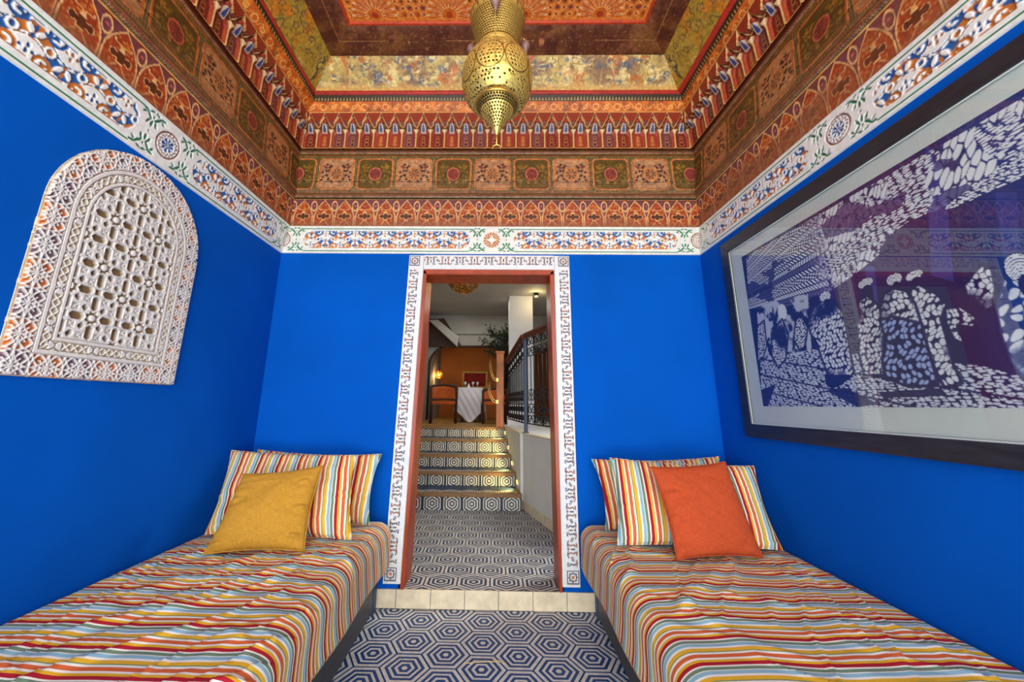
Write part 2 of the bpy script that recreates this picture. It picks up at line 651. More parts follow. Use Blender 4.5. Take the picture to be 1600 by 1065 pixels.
def strip(side, lo, hi, fn, cell, name, mat, parent, rng=(0, 1), cellt=None, skirt=True):
    """a painted/carved strip between two cornice levels. fn(s, w, h, side) -> colour, relief"""
    A, B = LEV[lo], LEV[hi]

    def ends(lv):
        xl, xr, yb, z, yf = lv
        if side == 'back': return np.array([xl, yb, z]), np.array([xr, yb, z])
        if side == 'left': return np.array([xl, yb, z]), np.array([xl, yf, z])
        if side == 'right': return np.array([xr, yb, z]), np.array([xr, yf, z])
        return np.array([xl, yf, z]), np.array([xr, yf, z])
    a0, a1 = ends(A); b0, b1 = ends(B)
    Lg = np.linalg.norm(a1 - a0); H = np.linalg.norm(0.5 * (b0 + b1) - 0.5 * (a0 + a1))
    nu = max(2, int(Lg * (rng[1] - rng[0]) / cell) + 1); nv = max(2, int(H / (cellt or cell)) + 1)
    U = np.linspace(rng[0], rng[1], nu)[:, None, None]; T = np.linspace(0, 1, nv)[None, :, None]
    pos = (a0 * (1 - U) + a1 * U) * (1 - T) + (b0 * (1 - U) + b1 * U) * T
    s = (pos[..., 0] - XC) if side in ('back', 'front') else (D - pos[..., 1])
    w = np.broadcast_to(T[..., 0] * H, s.shape)
    col, disp = fn(s, w, H, side)
    n = np.cross(a1 - a0, 0.5 * (b0 + b1) - 0.5 * (a0 + a1))
    n = n / np.linalg.norm(n)
    mid = 0.25 * (a0 + a1 + b0 + b1)
    if np.dot(np.array([XC, 0.7, 2.2]) - mid, n) < 0: n = -n
    if disp is not None:
        disp = disp.copy()
        if skirt:
            disp[:, 0] = 0; disp[:, -1] = 0
        pos = pos + n * disp[..., None]
    return grid(name, pos, col, mat, parent)


def four(name, lo, hi, fn, cell, mat, parent, cellt=None):
    """back strip, two side strips (fine where the photograph sees them), front strip"""
    y_split = 0.75
    strip('back', lo, hi, fn, cell, name, mat, parent, cellt=cellt)
    for sd in ('left', 'right'):
        lv = LEV[lo]
        f = (lv[2] - 0.55) / (lv[2] - lv[4])
        strip(sd, lo, hi, fn, cell, name, mat, parent, (0, f), cellt)
        strip(sd, lo, hi, fn, cell * 2.2, name, mat, parent, (f, 1), cellt)
    if lo in ('g1', 'h1', 'i1', 'j1', 'k1'):
        strip('front', lo, hi, fn, cell * 4, name, mat, parent, cellt=cellt)


# ------------------------------------------------------------------ walls
def wall(name, a, b, mat=None):
    return tag(obj(name, box(BM(), a, b), mat or M['blue']), kind='structure')


def side_wall(name, x, s):
    # the masonry steps back behind the wooden cornice
    z = ZFB + 0.02
    pts = [(x, -0.02), (x, z), (x + s * 0.13, z + 0.2), (x + s * 0.13, ZTOP), (x + s * 0.25, ZTOP), (x + s * 0.25, -0.02)]
    tag(obj(name, prism(BM(), pts, YF, D + 0.2, 'y'), M['blue']), kind='structure')


side_wall('wall_left', XL, -1)
side_wall('wall_right', XR, 1)
DXL, DXR, DZ = -0.535, 0.412, 2.075          # rough door opening
bm = BM()
prism(bm, [(XL, -0.02), (DXL - 0.035, -0.02), (DXL - 0.035, ZHALL - 0.004), (DXL, DZ), (DXR, DZ), (DXR, ZHALL - 0.004), (DXR, -0.02), (XR, -0.02), (XR, ZFB + 0.02), (XR + 0.2, ZFB + 0.1), (XR + 0.2, ZTOP), (XL - 0.1, ZTOP), (XL - 0.1, ZFB + 0.1), (XL, ZFB + 0.02)], D, D + 0.2, 'y')
tag(obj('wall_back', bm, M['blue']), kind='structure')
wall('wall_front', (XL - 0.25, YF - 0.15, 3.15), (XR + 0.25, YF, ZTOP))  # unseen header against sky from above, set high so daylight reaches the beds

# ------------------------------------------------------------------ floor of hexagon tiles
floor = tag(obj('floor', box(BM(), (XL, YF - 0.6, -0.06), (XR, D, -0.004)), M['grout']), kind='structure')


def hex_mesh(name, R, pointy, mat, thick=0.012, gap=0.0012):
    bm = BM()
    r = R - gap
    off = PI / 6 if pointy else 0
    top = [bm.verts.new((r * math.cos(off + k * PI / 3), r * math.sin(off + k * PI / 3), -0.0008)) for k in range(6)]
    inn = [bm.verts.new(((r - 0.0012) * math.cos(off + k * PI / 3), (r - 0.0012) * math.sin(off + k * PI / 3), 0.0)) for k in range(6)]
    bot = [bm.verts.new((r * math.cos(off + k * PI / 3), r * math.sin(off + k * PI / 3), -thick)) for k in range(6)]
    bm.faces.new(inn)
    for k in range(6):
        j = (k + 1) % 6
        bm.faces.new((top[k], top[j], inn[j], inn[k]))
        bm.faces.new((bot[k], bot[j], top[j], top[k]))
    bmesh.ops.recalc_face_normals(bm, faces=bm.faces)
    me = bpy.data.meshes.new(name)
    bm.to_mesh(me); bm.free()
    me.materials.append(mat)
    return me


def clip_mesh(me, planes, name):
    """a copy of a tile mesh cut by planes (point, outward normal) given in tile space"""
    bm = BM(); bm.from_mesh(me)
    for co, no in planes:
        bmesh.ops.bisect_plane(bm, geom=bm.verts[:] + bm.edges[:] + bm.faces[:], plane_co=co, plane_no=no, clear_outer=True)
        if not bm.faces:
            bm.free(); return None
    m2 = bpy.data.meshes.new(name)
    bm.to_mesh(m2); bm.free()
    m2.materials.append(me.materials[0])
    return m2


HR = 0.1163
hm = hex_mesh('tile', HR, False, M['hexfloor'])
for i in range(-5, 6):
    for j in range(-22, 3):
        x = -0.054 + 1.5 * HR * i
        y = 2.287 + math.sqrt(3) * HR * (j + (0.5 if i % 2 else 0))
        if y > D + 0.09 or y < YF - 0.3: continue
        me = hm
        if y + 0.101 > D - 0.012:
            me = clip_mesh(hm, [((0, D - 0.012 - y, 0), (0, 1, 0))], 'tile')
            if me is None: continue
        link('tile', me, floor, (x, y, random.uniform(-0.0006, 0.0006)))

# cream riser tiles of the door step
sill = tag(obj('doorstep', box(BM(), (DXL - 0.03, D - 0.004, -0.02), (DXR, D + 0.21, ZHALL - 0.012)), M['grout']), kind='structure')
xs = [-0.78, -0.576, -0.372, -0.172, 0.027, 0.228, 0.426, 0.63]
for a, b in zip(xs, xs[1:]):
    obj('tile', box(BM(), (a + 0.0015, D - 0.012, 0.002), (b - 0.0015, D - 0.0005, ZHALL - 0.001 + random.uniform(-0.001, 0.001)), 0.0015), M['cream'], sill)

# ------------------------------------------------------------------ carved plaster frieze
WH, BL, OR, GR, BR_ = (232, 236, 228), (28, 92, 158), (198, 116, 40), (30, 128, 84), (150, 84, 60)


def frieze(s, w, h, side):
    P = 0.2145
    v = (w / h - 0.505) / 0.325                     # -1..1 over the carved band
    # medallion positions along the wall
    if side in ('back', 'front'):
        cen = np.array([-1.498, 0.02, 1.498]); s0 = s
    else:
        first = 1.062 if side == 'left' else 1.165
        cen = np.array([-0.01, first, 2 * first, 3 * first]); s0 = s - 0.5 * first
    hb = 0.325 * h
    dm = np.min(np.abs(s[..., None] - cen), -1)
    near = np.argmin(np.abs(s[..., None] - cen), -1)
    sd = s - cen[near]
    y = v * hb
    cart = dm - 0.155                              # > 0 inside a cartouche
    # cartouche with round ends
    ex = np.clip(hb - cart, 0, None)
    din = hb - np.where(cart < hb, np.hypot(ex, y), np.abs(y))
    din = np.where(cart < -0.02, -1, din)
    # moving motif
    u = fr(s0, P) / P                               # -0.5..0.5, orange arch at 0, blue cup at +-0.5
    ph = np.cos(2 * PI * u)
    x = u * P
    xa = fr(s0 - P / 2, P)
    up = ph > 0
    wave = 0.42 * np.sign(ph) * np.abs(ph) ** 0.8
    rib = (np.abs(v - wave) < 0.40) & (np.abs(v) < 0.88)
    c = full(s, WH); rec = np.zeros(s.shape)

    def cut(mask, color, depth=1.0):
        nonlocal c
        mask = np.asarray(mask)
        c = np.where(mask[..., None], np.asarray(color, float), c)
        np.copyto(rec, depth, where=mask)
    cut(rib & up, OR); cut(rib & ~up, BL)
    Y = y / hb
    # white leaves inside ribbon with a small jewel
    for q, sgn, jc in ((x, 1, BL), (xa, -1, OR)):
        yy = Y * sgn
        for k in (-1, 1):
            leaf = leafm(q, yy * hb, k * 0.015, 0.029, 0.022, 0.0090, k * 0.95)
            cut(leaf, WH, 0)
            leaf2 = leafm(q, yy * hb, k * 0.020, 0.004, 0.015, 0.0042, -k * 0.35)
            cut(leaf2, WH, 0)
        cut(ell(q, yy * hb, 0, 0.040, 0.0065, 0.012) < 1, jc)
        cut(ell(q, yy * hb, 0, 0.012, 0.007, 0.007) < 1, jc)
        # fan below the arch
        cc = OR if sgn > 0 else BL
        jj = BL if sgn > 0 else OR
        low = yy < -0.02
        for k in (-1, 1):
            arc = np.abs(np.hypot(q - k * 0.050, yy * hb + 0.056) - 0.024) < 0.0058
            cut(arc & low, cc)
            arc = np.abs(np.hypot(q - k * 0.080, yy * hb + 0.075) - 0.030) < 0.0055
            cut(arc & low & (np.abs(q) < 0.085), cc)
            cut(np.hypot(q - k * 0.018, yy * hb + 0.040) < 0.0055, jj)
            cut(np.hypot(q - k * 0.050, yy * hb + 0.054) < 0.0065, cc)
        cut(ell(q, yy * hb, 0, -0.026, 0.005, 0.008) < 1, jj)
        cut(ell(q, yy * hb, 0, -0.046, 0.005, 0.008) < 1, jj)
    for k in (-0.25, 0.25):
        r = np.hypot(x - k * P, y)
        cut(r < 0.0185, WH, 0)
        cut(r < 0.0095, BL if k > 0 else OR)
    # broken border lines
    bl = (np.abs(np.abs(Y) - 0.93) < 0.05) & (np.abs(fr(s0 + 0.02, P / 2)) > 0.010)
    cut(bl, np.where((Y > 0)[..., None], BL, OR))
    out = din < 0.004
    c = np.where(out[..., None], np.asarray(WH, float), c); rec = np.where(out, 0, rec)
    # medallion with rosette, and green spandrels
    r = np.hypot(sd, y); an = np.arctan2(y, sd)
    R = 0.058
    corner = np.abs(cen[near]) > 1.3 if side in ('back', 'front') else (near == 0)
    zone = (dm < 0.155 + hb) & (din < -0.004) & (r > R + 0.012) & (np.abs(w / h - 0.5) < 0.43)
    la, lb = (np.abs(sd) - (R + 0.046)) * 0.86, np.abs(y) * 0.90
    spr = leafm(la, lb, 0, 0.030, 0.015, 0.0055, PI / 2) | (np.hypot(la, lb - 0.057) < 0.0042) | (np.hypot(la, lb) < 0.004)
    for k in (-1, 1):
        spr |= leafm(la, lb, k * 0.018, 0.056, 0.019, 0.0055, k * 0.75) | leafm(la, lb, k * 0.016, 0.034, 0.015, 0.005, -k * 1.1)
        spr |= leafm(la, lb, k * 0.036, 0.071, 0.016, 0.0045, k * 0.15) | leafm(la, lb, k * 0.040, 0.058, 0.011, 0.004, -k * 0.6)
        spr |= leafm(la, lb, k * 0.012, 0.076, 0.012, 0.004, -k * 0.3)
    cut(zone & spr, GR)
    star = np.cos(4 * an)
    rimm = (np.abs(r - R) < 0.004)
    lat = (np.abs(np.sin(8 * an + 90 * r)) < 0.38) ^ (np.abs(np.sin(8 * an - 90 * r)) < 0.38)
    body = (r < R - 0.008) & (r > 0.032) & lat
    petal = (r < 0.031) & (np.abs(np.cos(4 * an)) > 0.42) & (r > 0.003)
    isb = (side in ('back', 'front'))
    if isb:
        cross = np.abs(sd) ** 0.62 + np.abs(y) ** 0.62 < 0.046 ** 0.62 * 1.0
        b2 = (r < R) & ~cross & ((np.abs(np.sin(8 * an + 70 * r)) > 0.45) | (r < 0.03))
        cut(b2 & ~corner, OR)
    else:
        cut((rimm | body) & ~corner, BR_)
        cut(petal & ~corner, BL)
    cut(((rimm | body) | ((r < 0.03) & lat)) & corner, (158, 88, 66))
    # green rules
    T = w / h
    rule = ((np.abs(T - 0.885) < 0.019) | (np.abs(T - 0.085) < 0.016)) & (dm > 0.16)
    cut(rule, (24, 124, 78), 0.5)
    n = fbm(s * 30, w * 30, 3)
    c = c * (0.93 + 0.1 * n)[..., None]
    return c, 0.010 - 0.0065 * rec


trim_no = 0
for sd in ('back', 'left', 'right'):
    trim_no += 1
    lv = LEV['frieze_bottom']
    if sd in ('left', 'right'):
        f = (D - 0.55) / (D - (YF + 0.1))
        t = strip(sd, 'frieze_bottom', 'ft', frieze, 0.0032, f'trim_{trim_no}', M['plaster'], None, (0, f))
        strip(sd, 'frieze_bottom', 'ft', frieze, 0.008, 'frieze_length', M['plaster'], t, (f, 1))
    else:
        t = strip(sd, 'frieze_bottom', 'ft', frieze, 0.0032 if sd == 'back' else 0.02, f'trim_{trim_no}', M['plaster'], None)
    tag(t, kind='structure')


# ------------------------------------------------------------------ carved door surround
def surround_pat(s, w, h):
    """s along the strip, w across (0 inner .. h outer)"""
    P = 0.205
    band0, band1 = 0.30 * h, 0.90 * h
    hb = 0.5 * (band1 - band0)
    y = w - 0.5 * (band0 + band1)
    c = full(s, (222, 226, 226)); rec = np.zeros(s.shape)
    x = fr(s, P); xb = fr(s - P / 2, P)

    def cut(mask, color):
        nonlocal c
        c = np.where(mask[..., None], np.asarray(color, float), c)
        np.copyto(rec, 1.0, where=mask)
    A_, B_ = (70, 66, 88), (150, 92, 66)
    t = 0.0036
    for q, g, col in ((x, 1, A_), (xb, -1, B_)):
        yy = y * g
        for k in (-1, 1):
            cut(poly(q * k, yy, [(0.016, -0.018), (0.024, -0.010), (0.018, 0.012), (0.026, 0.020)]) < t, col)
            cut(poly(q * k, yy, [(0.012, 0.0235), (0.030, 0.0275), (0.044, 0.022)]) < t * 0.9, B_ if g > 0 else A_)
            cut(poly(q * k, yy, [(0.030, -0.026), (0.012, -0.027)]) < t * 0.9, col)
            cut(poly(q * k, yy, [(0.040, 0.004), (0.046, -0.004), (0.050, 0.004), (0.046, 0.010), (0.040, 0.004)]) < t * 0.55, col)
        cut(ell(q, yy, 0, -0.004, 0.0045, 0.014) < 1, B_ if g > 0 else A_)
        cut((ell(q, yy, 0, 0.022, 0.006, 0.007) < 1), col)
    return c, rec, y, hb


def surround_corner(x, y):
    a = 0.033
    r = np.hypot(x, y); an = np.arctan2(y, x)
    c = full(x, (222, 226, 226)); rec = np.zeros(x.shape)
    m1 = (np.abs(np.abs(x) + np.abs(y) - 0.026) < 0.003) | (np.abs(np.maximum(np.abs(x), np.abs(y)) - 0.019) < 0.0026) | (np.abs(np.maximum(np.abs(x), np.abs(y)) - a) < 0.003)
    m2 = np.maximum(np.abs(x), np.abs(y)) < a + 0.003
    cutm = m1 & m2
    c = np.where(cutm[..., None], np.asarray((92, 78, 92), float), c)
    c = np.where((r < 0.0095)[..., None], np.asarray((198, 110, 48), float), c)
    return c, np.where(cutm | (r < 0.0095), 1.0, 0.0)


def surround():
    cell = 0.0027
    zt, zb = 2.192, 0.132
    wd = 0.107
    lx = lambda z: np.interp(z, [zb, zt], [-0.657, -0.617])        # outer edge of the left leg
    rx = lambda z: np.interp(z, [zb, zt], [0.506, 0.513])

    def finish(name, pos, c, rec, parent, edge):
        d = np.where(edge, 0.0, 0.030 - 0.010 * rec)
        wob = 0.0018 * (fbm(pos[..., 0] * 18, pos[..., 2] * 18, 5) - 0.5)
        pos[..., 1] = D - d - np.where(edge, 0, wob)
        pos[..., 0] += np.where(edge, 0.004 * (fbm(pos[..., 2] * 25, pos[..., 2] * 3, 8) - 0.5), 0)
        return grid(name, pos, c, M['plaster'], parent)
    # legs
    out = []
    for side in (-1, 1):
        zz = np.arange(zb, zt + 1e-6, cell); ww = np.linspace(0, wd, int(wd / cell) + 1)
        W_, Z_ = np.meshgrid(ww, zz, indexing='ij')
        X_ = (lx(Z_) + (wd - W_)) if side < 0 else (rx(Z_) - (wd - W_))
        c, rec, y, hb = surround_pat(Z_ - 0.23, W_, wd)
        low = Z_ < zb + 0.105; hi = Z_ > zt - wd
        bandm = (Z_ > zb + 0.012) & (np.abs(y) < hb)
        rec = np.where(bandm, rec, 0); c = np.where(bandm[..., None], c, (222, 226, 226))
        cx = 0.60 * wd
        for zc, mk in ((zb + 0.052, low), (zt - 0.045, hi)):
            c2, r2 = surround_corner(W_ - cx, Z_ - zc)
            c = np.where(mk[..., None], c2, c); rec = np.where(mk, r2, rec)
        edge = np.zeros(Z_.shape, bool); edge[0] = edge[-1] = True; edge[:, 0] = edge[:, -1] = True
        out.append((np.stack([X_, np.zeros_like(X_), Z_], -1), c, rec, edge))
    # head
    xx = np.arange(-0.617 + wd, 0.513 - wd + 1e-6, cell); ww = np.linspace(0, wd, int(wd / cell) + 1)
    X_, W_ = np.meshgrid(xx, ww, indexing='ij')
    c, rec, y, hb = surround_pat(X_ + 0.052, W_, wd)
    c = np.where((np.abs(y) < hb)[..., None], c, (222, 226, 226)); rec = np.where(np.abs(y) < hb, rec, 0)
    edge = np.zeros(X_.shape, bool); edge[:, 0] = edge[:, -1] = True
    root = finish('trim_4', np.stack([X_, np.zeros_like(X_), zt - wd + W_], -1), c, rec, None, edge)
    tag(root, kind='structure')
    for a in out:
        finish('surround_leg', a[0], a[1], a[2], root, a[3])


surround()

# red lacquered door frame
dr = tag(empty('door_1', (0, D, ZHALL)), kind='structure')


def jamb(name, pts):
    bm = BM()
    vs = [bm.verts.new(Vector(p) - Vector((0, D, ZHALL))) for p in pts]
    for q in ((3, 2, 1, 0), (4, 5, 6, 7), (0, 1, 5, 4), (1, 2, 6, 5), (2, 3, 7, 6), (3, 0, 4, 7)):
        bm.faces.new([vs[i] for i in q])
    bmesh.ops.recalc_face_normals(bm, faces=bm.faces)
    bmesh.ops.bevel(bm, geom=bm.edges[:], offset=0.004, segments=2, affect='EDGES')
    return obj(name, bm, M['red'], dr)


y0, y1 = D - 0.022, D + 0.2
zb_ = ZHALL + 0.0005
jamb('jamb', [(-0.553, y0, zb_), (-0.53, y0, zb_), (-0.53, y1, zb_), (-0.57, y1, zb_), (-0.512, y0, 2.088), (-0.488, y0, 2.068), (-0.488, y1, 2.068), (-0.535, y1, 2.075)])
jamb('jamb', [(0.383, y0, zb_), (0.402, y0, zb_), (0.411, y1, zb_), (0.383, y1, zb_), (0.375, y0, 2.068), (0.402, y0, 2.088), (0.411, y1, 2.075), (0.375, y1, 2.068)])
jamb('lintel', [(-0.512, y0, 2.05), (0.402, y0, 2.05), (0.402, y1, 2.05), (-0.512, y1, 2.05), (-0.512, y0, 2.088), (0.402, y0, 2.088), (0.402, y1, 2.088), (-0.512, y1, 2.088)])

# ------------------------------------------------------------------ painted cedar cornice and ceiling
ceiling = tag(empty('ceiling', (0, 0, 0)), kind='structure')


def speck(s, w, sc, seed, lo, hi):
    return sm(lo, hi, fbm(s * sc, w * sc, seed, 3))


def arcade(s, w, h, side):
    P = 0.1512
    x = fr(s, P); t = w / h
    c = full(s, (150, 56, 26))
    c = mx(c, (186, 84, 34), speck(s, w, 90, 1, 0.5, 0.75))
    ap = np.abs(x)
    y = t
    # ogive edge: wide low, closing to apex
    edge = 0.5 * P * np.clip(1 - np.clip((y - 0.30) / 0.66, 0, 1) ** 1.9, 0, 1)
    edge = np.where(y < 0.3, 0.5 * P - 0.006, edge - 0.006 * (y < 0.96))
    outside = ap > edge
    c = mx(c, (112, 58, 62), outside * 1.0)
    c = mx(c, (128, 40, 22), (outside & (y > 0.72) & (ap > 0.5 * P - 0.022 - 0.0) & (y > 0.9)) * 1.0)
    line = np.abs(ap - edge) < 0.0036
    cream = (226, 182, 118)
    # small arch between
    xs_ = fr(s - P / 2, P)
    dr_ = np.hypot(xs_ / 0.020, (y - 0.73) * h / 0.036)
    line |= (np.abs(dr_ - 1) < 0.16) & outside
    c = mx(c, (190, 84, 92), (np.hypot(xs_, (y - 0.74) * h) < 0.0075) * 1.0)
    # cross cartouche
    yy = (y - 0.36) * h
    cr = np.minimum(np.maximum(np.abs(x) / 0.042, np.abs(yy) / 0.011), np.maximum(np.abs(x) / 0.013, np.abs(yy) / 0.027))
    cr = np.minimum(cr, np.hypot(np.abs(x) - 0.03, yy) / 0.016)
    c = mx(c, (86, 40, 18), (cr < 0.92) * 1.0)
    line |= (np.abs(cr - 1) < 0.11)
    # stem and collar
    line |= (np.abs(ap - 0.004 - np.clip((0.22 - y), 0, 1) * 0.19) < 0.0035) & (y < 0.2) & (ap < 0.05)
    line |= (np.abs(ap - 0.004) < 0.003) & (y > 0.48) & (y < 0.60)
    line |= (np.abs(y - 0.60) < 0.012) & (ap > 0.004) & (ap < 0.034)
    line |= (np.abs(ap - 0.034) < 0.003) & (y > 0.6) & (y < 0.68)
    c = mx(c, cream, line * 0.95)
    c = mx(c, (226, 160, 60), ((hash2(np.floor(s / 0.009).astype(int), np.floor(w / 0.009).astype(int), 3) > 0.86) & ~outside & (cr > 1.1)) * 0.55)
    top = y > 0.965
    c = mx(c, (226, 178, 96), top * 0.9)
    # dust and lime smears along the bottom
    dirt = sm(0.35, 0.0, y + 0.35 * (fbm(s * 9, w * 9, 7) - 0.5)) * (0.75)
    if side == 'right': dirt = np.maximum(dirt, sm(0.35, 0.62, fbm(s * 2.2, w * 5, 9)) * 0.75 * sm(1.0, 0.55, y))
    c = mx(c, (138, 88, 58), dirt)
    return c, np.where(line, 0.0015, 0.0)


def molding(cols, rope=None):
    """stripes across the strip; rope = list of (t0, t1, colour) with slanted ticks"""
    def fn(s, w, h, side):
        t = w / h
        c = full(s, cols[0][1])
        for t0, cc in cols[1:]:
            c = mx(c, cc, (t >= t0) * 1.0)
        for t0, t1, cc, p in (rope or []):
            mk = (t > t0) & (t < t1) & (((s + w * 0.8) / p) % 1 < 0.5)
            c = mx(c, cc, mk * 1.0)
        c = c * (0.75 + 0.5 * fbm(s * 40, w * 40, 2))[..., None]
        return c, 0.006 * np.sin(PI * np.clip(t, 0, 1))
    return fn


def medallions(s, w, h, side):
    P = 0.293
    s0 = s - 0.02 if side in ('back', 'front') else s + 0.0
    k = np.floor(s0 / P + 0.5).astype(int)
    x = s0 - k * P
    dark = (k % 2 != 0) if side in ('back', 'front') else (k % 2 == 0)
    y = w - 0.50 * h
    t = w / h
    # checker ground
    chk = ((np.floor((s + w) / 0.0062) + np.floor((s - w) / 0.0062)) % 2) > 0.5
    c = np.where(chk[..., None], np.array((150, 128, 76.)), np.array((38, 40, 30.)))
    # rounded square
    hx, hy = 0.134, 0.40 * h
    q = np.hypot(np.clip(np.abs(x) - (hx - 0.035), 0, None), np.clip(np.abs(y) - (hy - 0.035), 0, None))
    ins = q < 0.035
    ring = (q < 0.035) & (q > 0.022) & ((np.abs(x) > hx - 0.035) | (np.abs(y) > hy - 0.035))
    bg = np.where(dark[..., None], np.array((90, 70, 22.)), np.array((186, 138, 96.)))
    c = np.where(ins[..., None], bg, c)
    # foliage: mirrored leaf sprays
    ax, ay = np.abs(x), y
    leaf = np.zeros(s.shape, bool); stem_ = np.zeros(s.shape, bool)
    spr = [(0.050, 0.052, 0.7), (0.074, 0.030, -0.5), (0.090, 0.058, 1.2), (0.098, 0.012, 0.3), (0.070, -0.008, -0.9), (0.092, -0.030, 0.6), (0.060, -0.050, 2.2), (0.102, -0.058, 1.0), (0.036, 0.066, 0.2), (0.030, -0.068, 0.9), (0.078, 0.074, 2.0), (0.060, 0.020, 1.4)]
    for cx, cy, r in spr:
        for d in (-0.55, 0.55):
            leaf |= ell(ax, ay, cx + 0.008 * math.cos(r + d), cy + 0.008 * math.sin(r + d), 0.012, 0.0055, r + d) < 1
    for cx, cy in ((0.05, 0.04), (0.085, 0.045), (0.088, -0.01), (0.055, -0.06)):
        stem_ |= seg(ax, ay, 0.06, -0.02, cx, cy) < 0.0016
    c = mx(c, (58, 26, 26), (leaf & ins & ~dark) * 1.0)
    c = mx(c, (140, 110, 34), (leaf & ins & dark) * 0.9)
    c = mx(c, (50, 26, 30), (stem_ & ins) * 0.7)
    for cx, cy, rr, cl, cd in ((0.082, 0.056, 0.017, (150, 62, 46), (178, 120, 44)), (0.086, -0.062, 0.018, (214, 168, 118), (150, 130, 84)), (0.026, -0.070, 0.012, (96, 70, 84), (196, 150, 80)), (0.040, 0.070, 0.010, (120, 60, 40), (140, 110, 30))):
        d = np.hypot(ax - cx, ay - cy); an = np.arctan2(ay - cy, ax - cx)
        fl = d < rr * (0.78 + 0.22 * np.cos(6 * an))
        c = np.where((fl & ins & ~dark)[..., None], np.array(cl, float), c)
        c = np.where((fl & ins & dark)[..., None], np.array(cd, float), c)
        c = mx(c, (70, 40, 20), ((d < rr * 0.32) & ins) * 0.8)
    # centre
    r1 = ell(x, y, 0, 0.0, 0.046, 0.054)
    cen = np.where(dark[..., None], np.array((140, 62, 52.)), np.array((176, 120, 76.)))
    c = np.where((r1 < 0.9)[..., None], cen, c)
    an = np.arctan2(y, x); rr = np.hypot(x, y)
    ros = (r1 < 0.78) & (np.abs(np.cos(4 * an + 30 * rr * (k % 2))) < 0.52) & (r1 > 0.12)
    c = mx(c, (60, 34, 38), (ros & ~dark) * 0.95)
    c = mx(c, (96, 34, 30), (ros & dark) * 0.8)
    rim = (r1 > 0.86) & (r1 < 1.06)
    c = np.where((rim & dark)[..., None], np.array((190, 104, 76.)), c)
    c = np.where((rim & ~dark)[..., None], np.array((200, 126, 56.)), c)
    c = np.where(ring[..., None], np.array((192, 104, 48.)), c)
    edge = ins & (np.abs(q - 0.0335) < 0.0022)
    c = mx(c, (226, 160, 96), edge * 0.8)
    # boarding joint and the duller board below it
    tj = 0.305
    c = mx(c, (150, 112, 84), ((t < tj) * (0.10 + 0.35 * sm(0.35, 0.7, fbm(s * 5, w * 30, 12)))))
    c = mx(c, (60, 40, 24), (np.abs(t - tj) < 0.009) * 0.85)
    c = mx(c, (150, 104, 74), sm(0.1, 0.0, t) * 0.75)
    c = mx(c, (204, 120, 40), (t > 0.965) * 1.0)
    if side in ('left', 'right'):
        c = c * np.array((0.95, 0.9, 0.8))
    c = c * (0.72 + 0.5 * fbm(s * 60, w * 60, 4))[..., None]
    return c, np.where(np.abs(t - tj) < 0.009, -0.002, np.where(ring, 0.001, 0.0))


def orange_cove(s, w, h, side):
    t = w / h
    c = full(s, (196, 92, 22))
    c = mx(c, (226, 128, 36), speck(s, w, 25, 3, 0.4, 0.7))
    u = fr(s, 0.16) ; y = (t - 0.5) * h
    curl = np.abs(y - 0.022 * np.sin(2 * PI * s / 0.08)) < 0.0035
    o = np.abs(np.hypot(u, y) - 0.022) < 0.004
    o |= np.abs(np.hypot(fr(s - 0.08, 0.16), y * 1.4) - 0.016) < 0.0035
    c = mx(c, (240, 196, 112), ((curl & (np.abs(u) > 0.03)) | o) * 0.8)
    c = mx(c, (120, 54, 14), speck(s, w, 18, 6, 0.55, 0.75) * 0.6)
    c = mx(c, (96, 40, 20), (t < 0.06) * 0.8)
    return c, None


def zigzag(s, w, h, side):
    t = w / h
    tri = np.abs(fr(s, 0.024)) / 0.012
    c = np.where((t > tri)[..., None], np.array((46, 36, 18.)), np.array((178, 150, 84.)))
    c = np.where((np.abs(t - tri) < 0.3)[..., None] & (t < tri)[..., None], np.array((60, 44, 20.)), c)
    c = mx(c, (46, 30, 16), ((t < 0.1) | (t > 0.88)) * 1.0)
    return c * (0.8 + 0.4 * fbm(s * 60, w * 60, 4))[..., None], None


def red_bead(s, w, h, side):
    c = full(s, (176, 44, 34)) * (0.85 + 0.3 * fbm(s * 30, w * 30, 4))[..., None]
    return c, 0.008 * np.sin(PI * w / h)


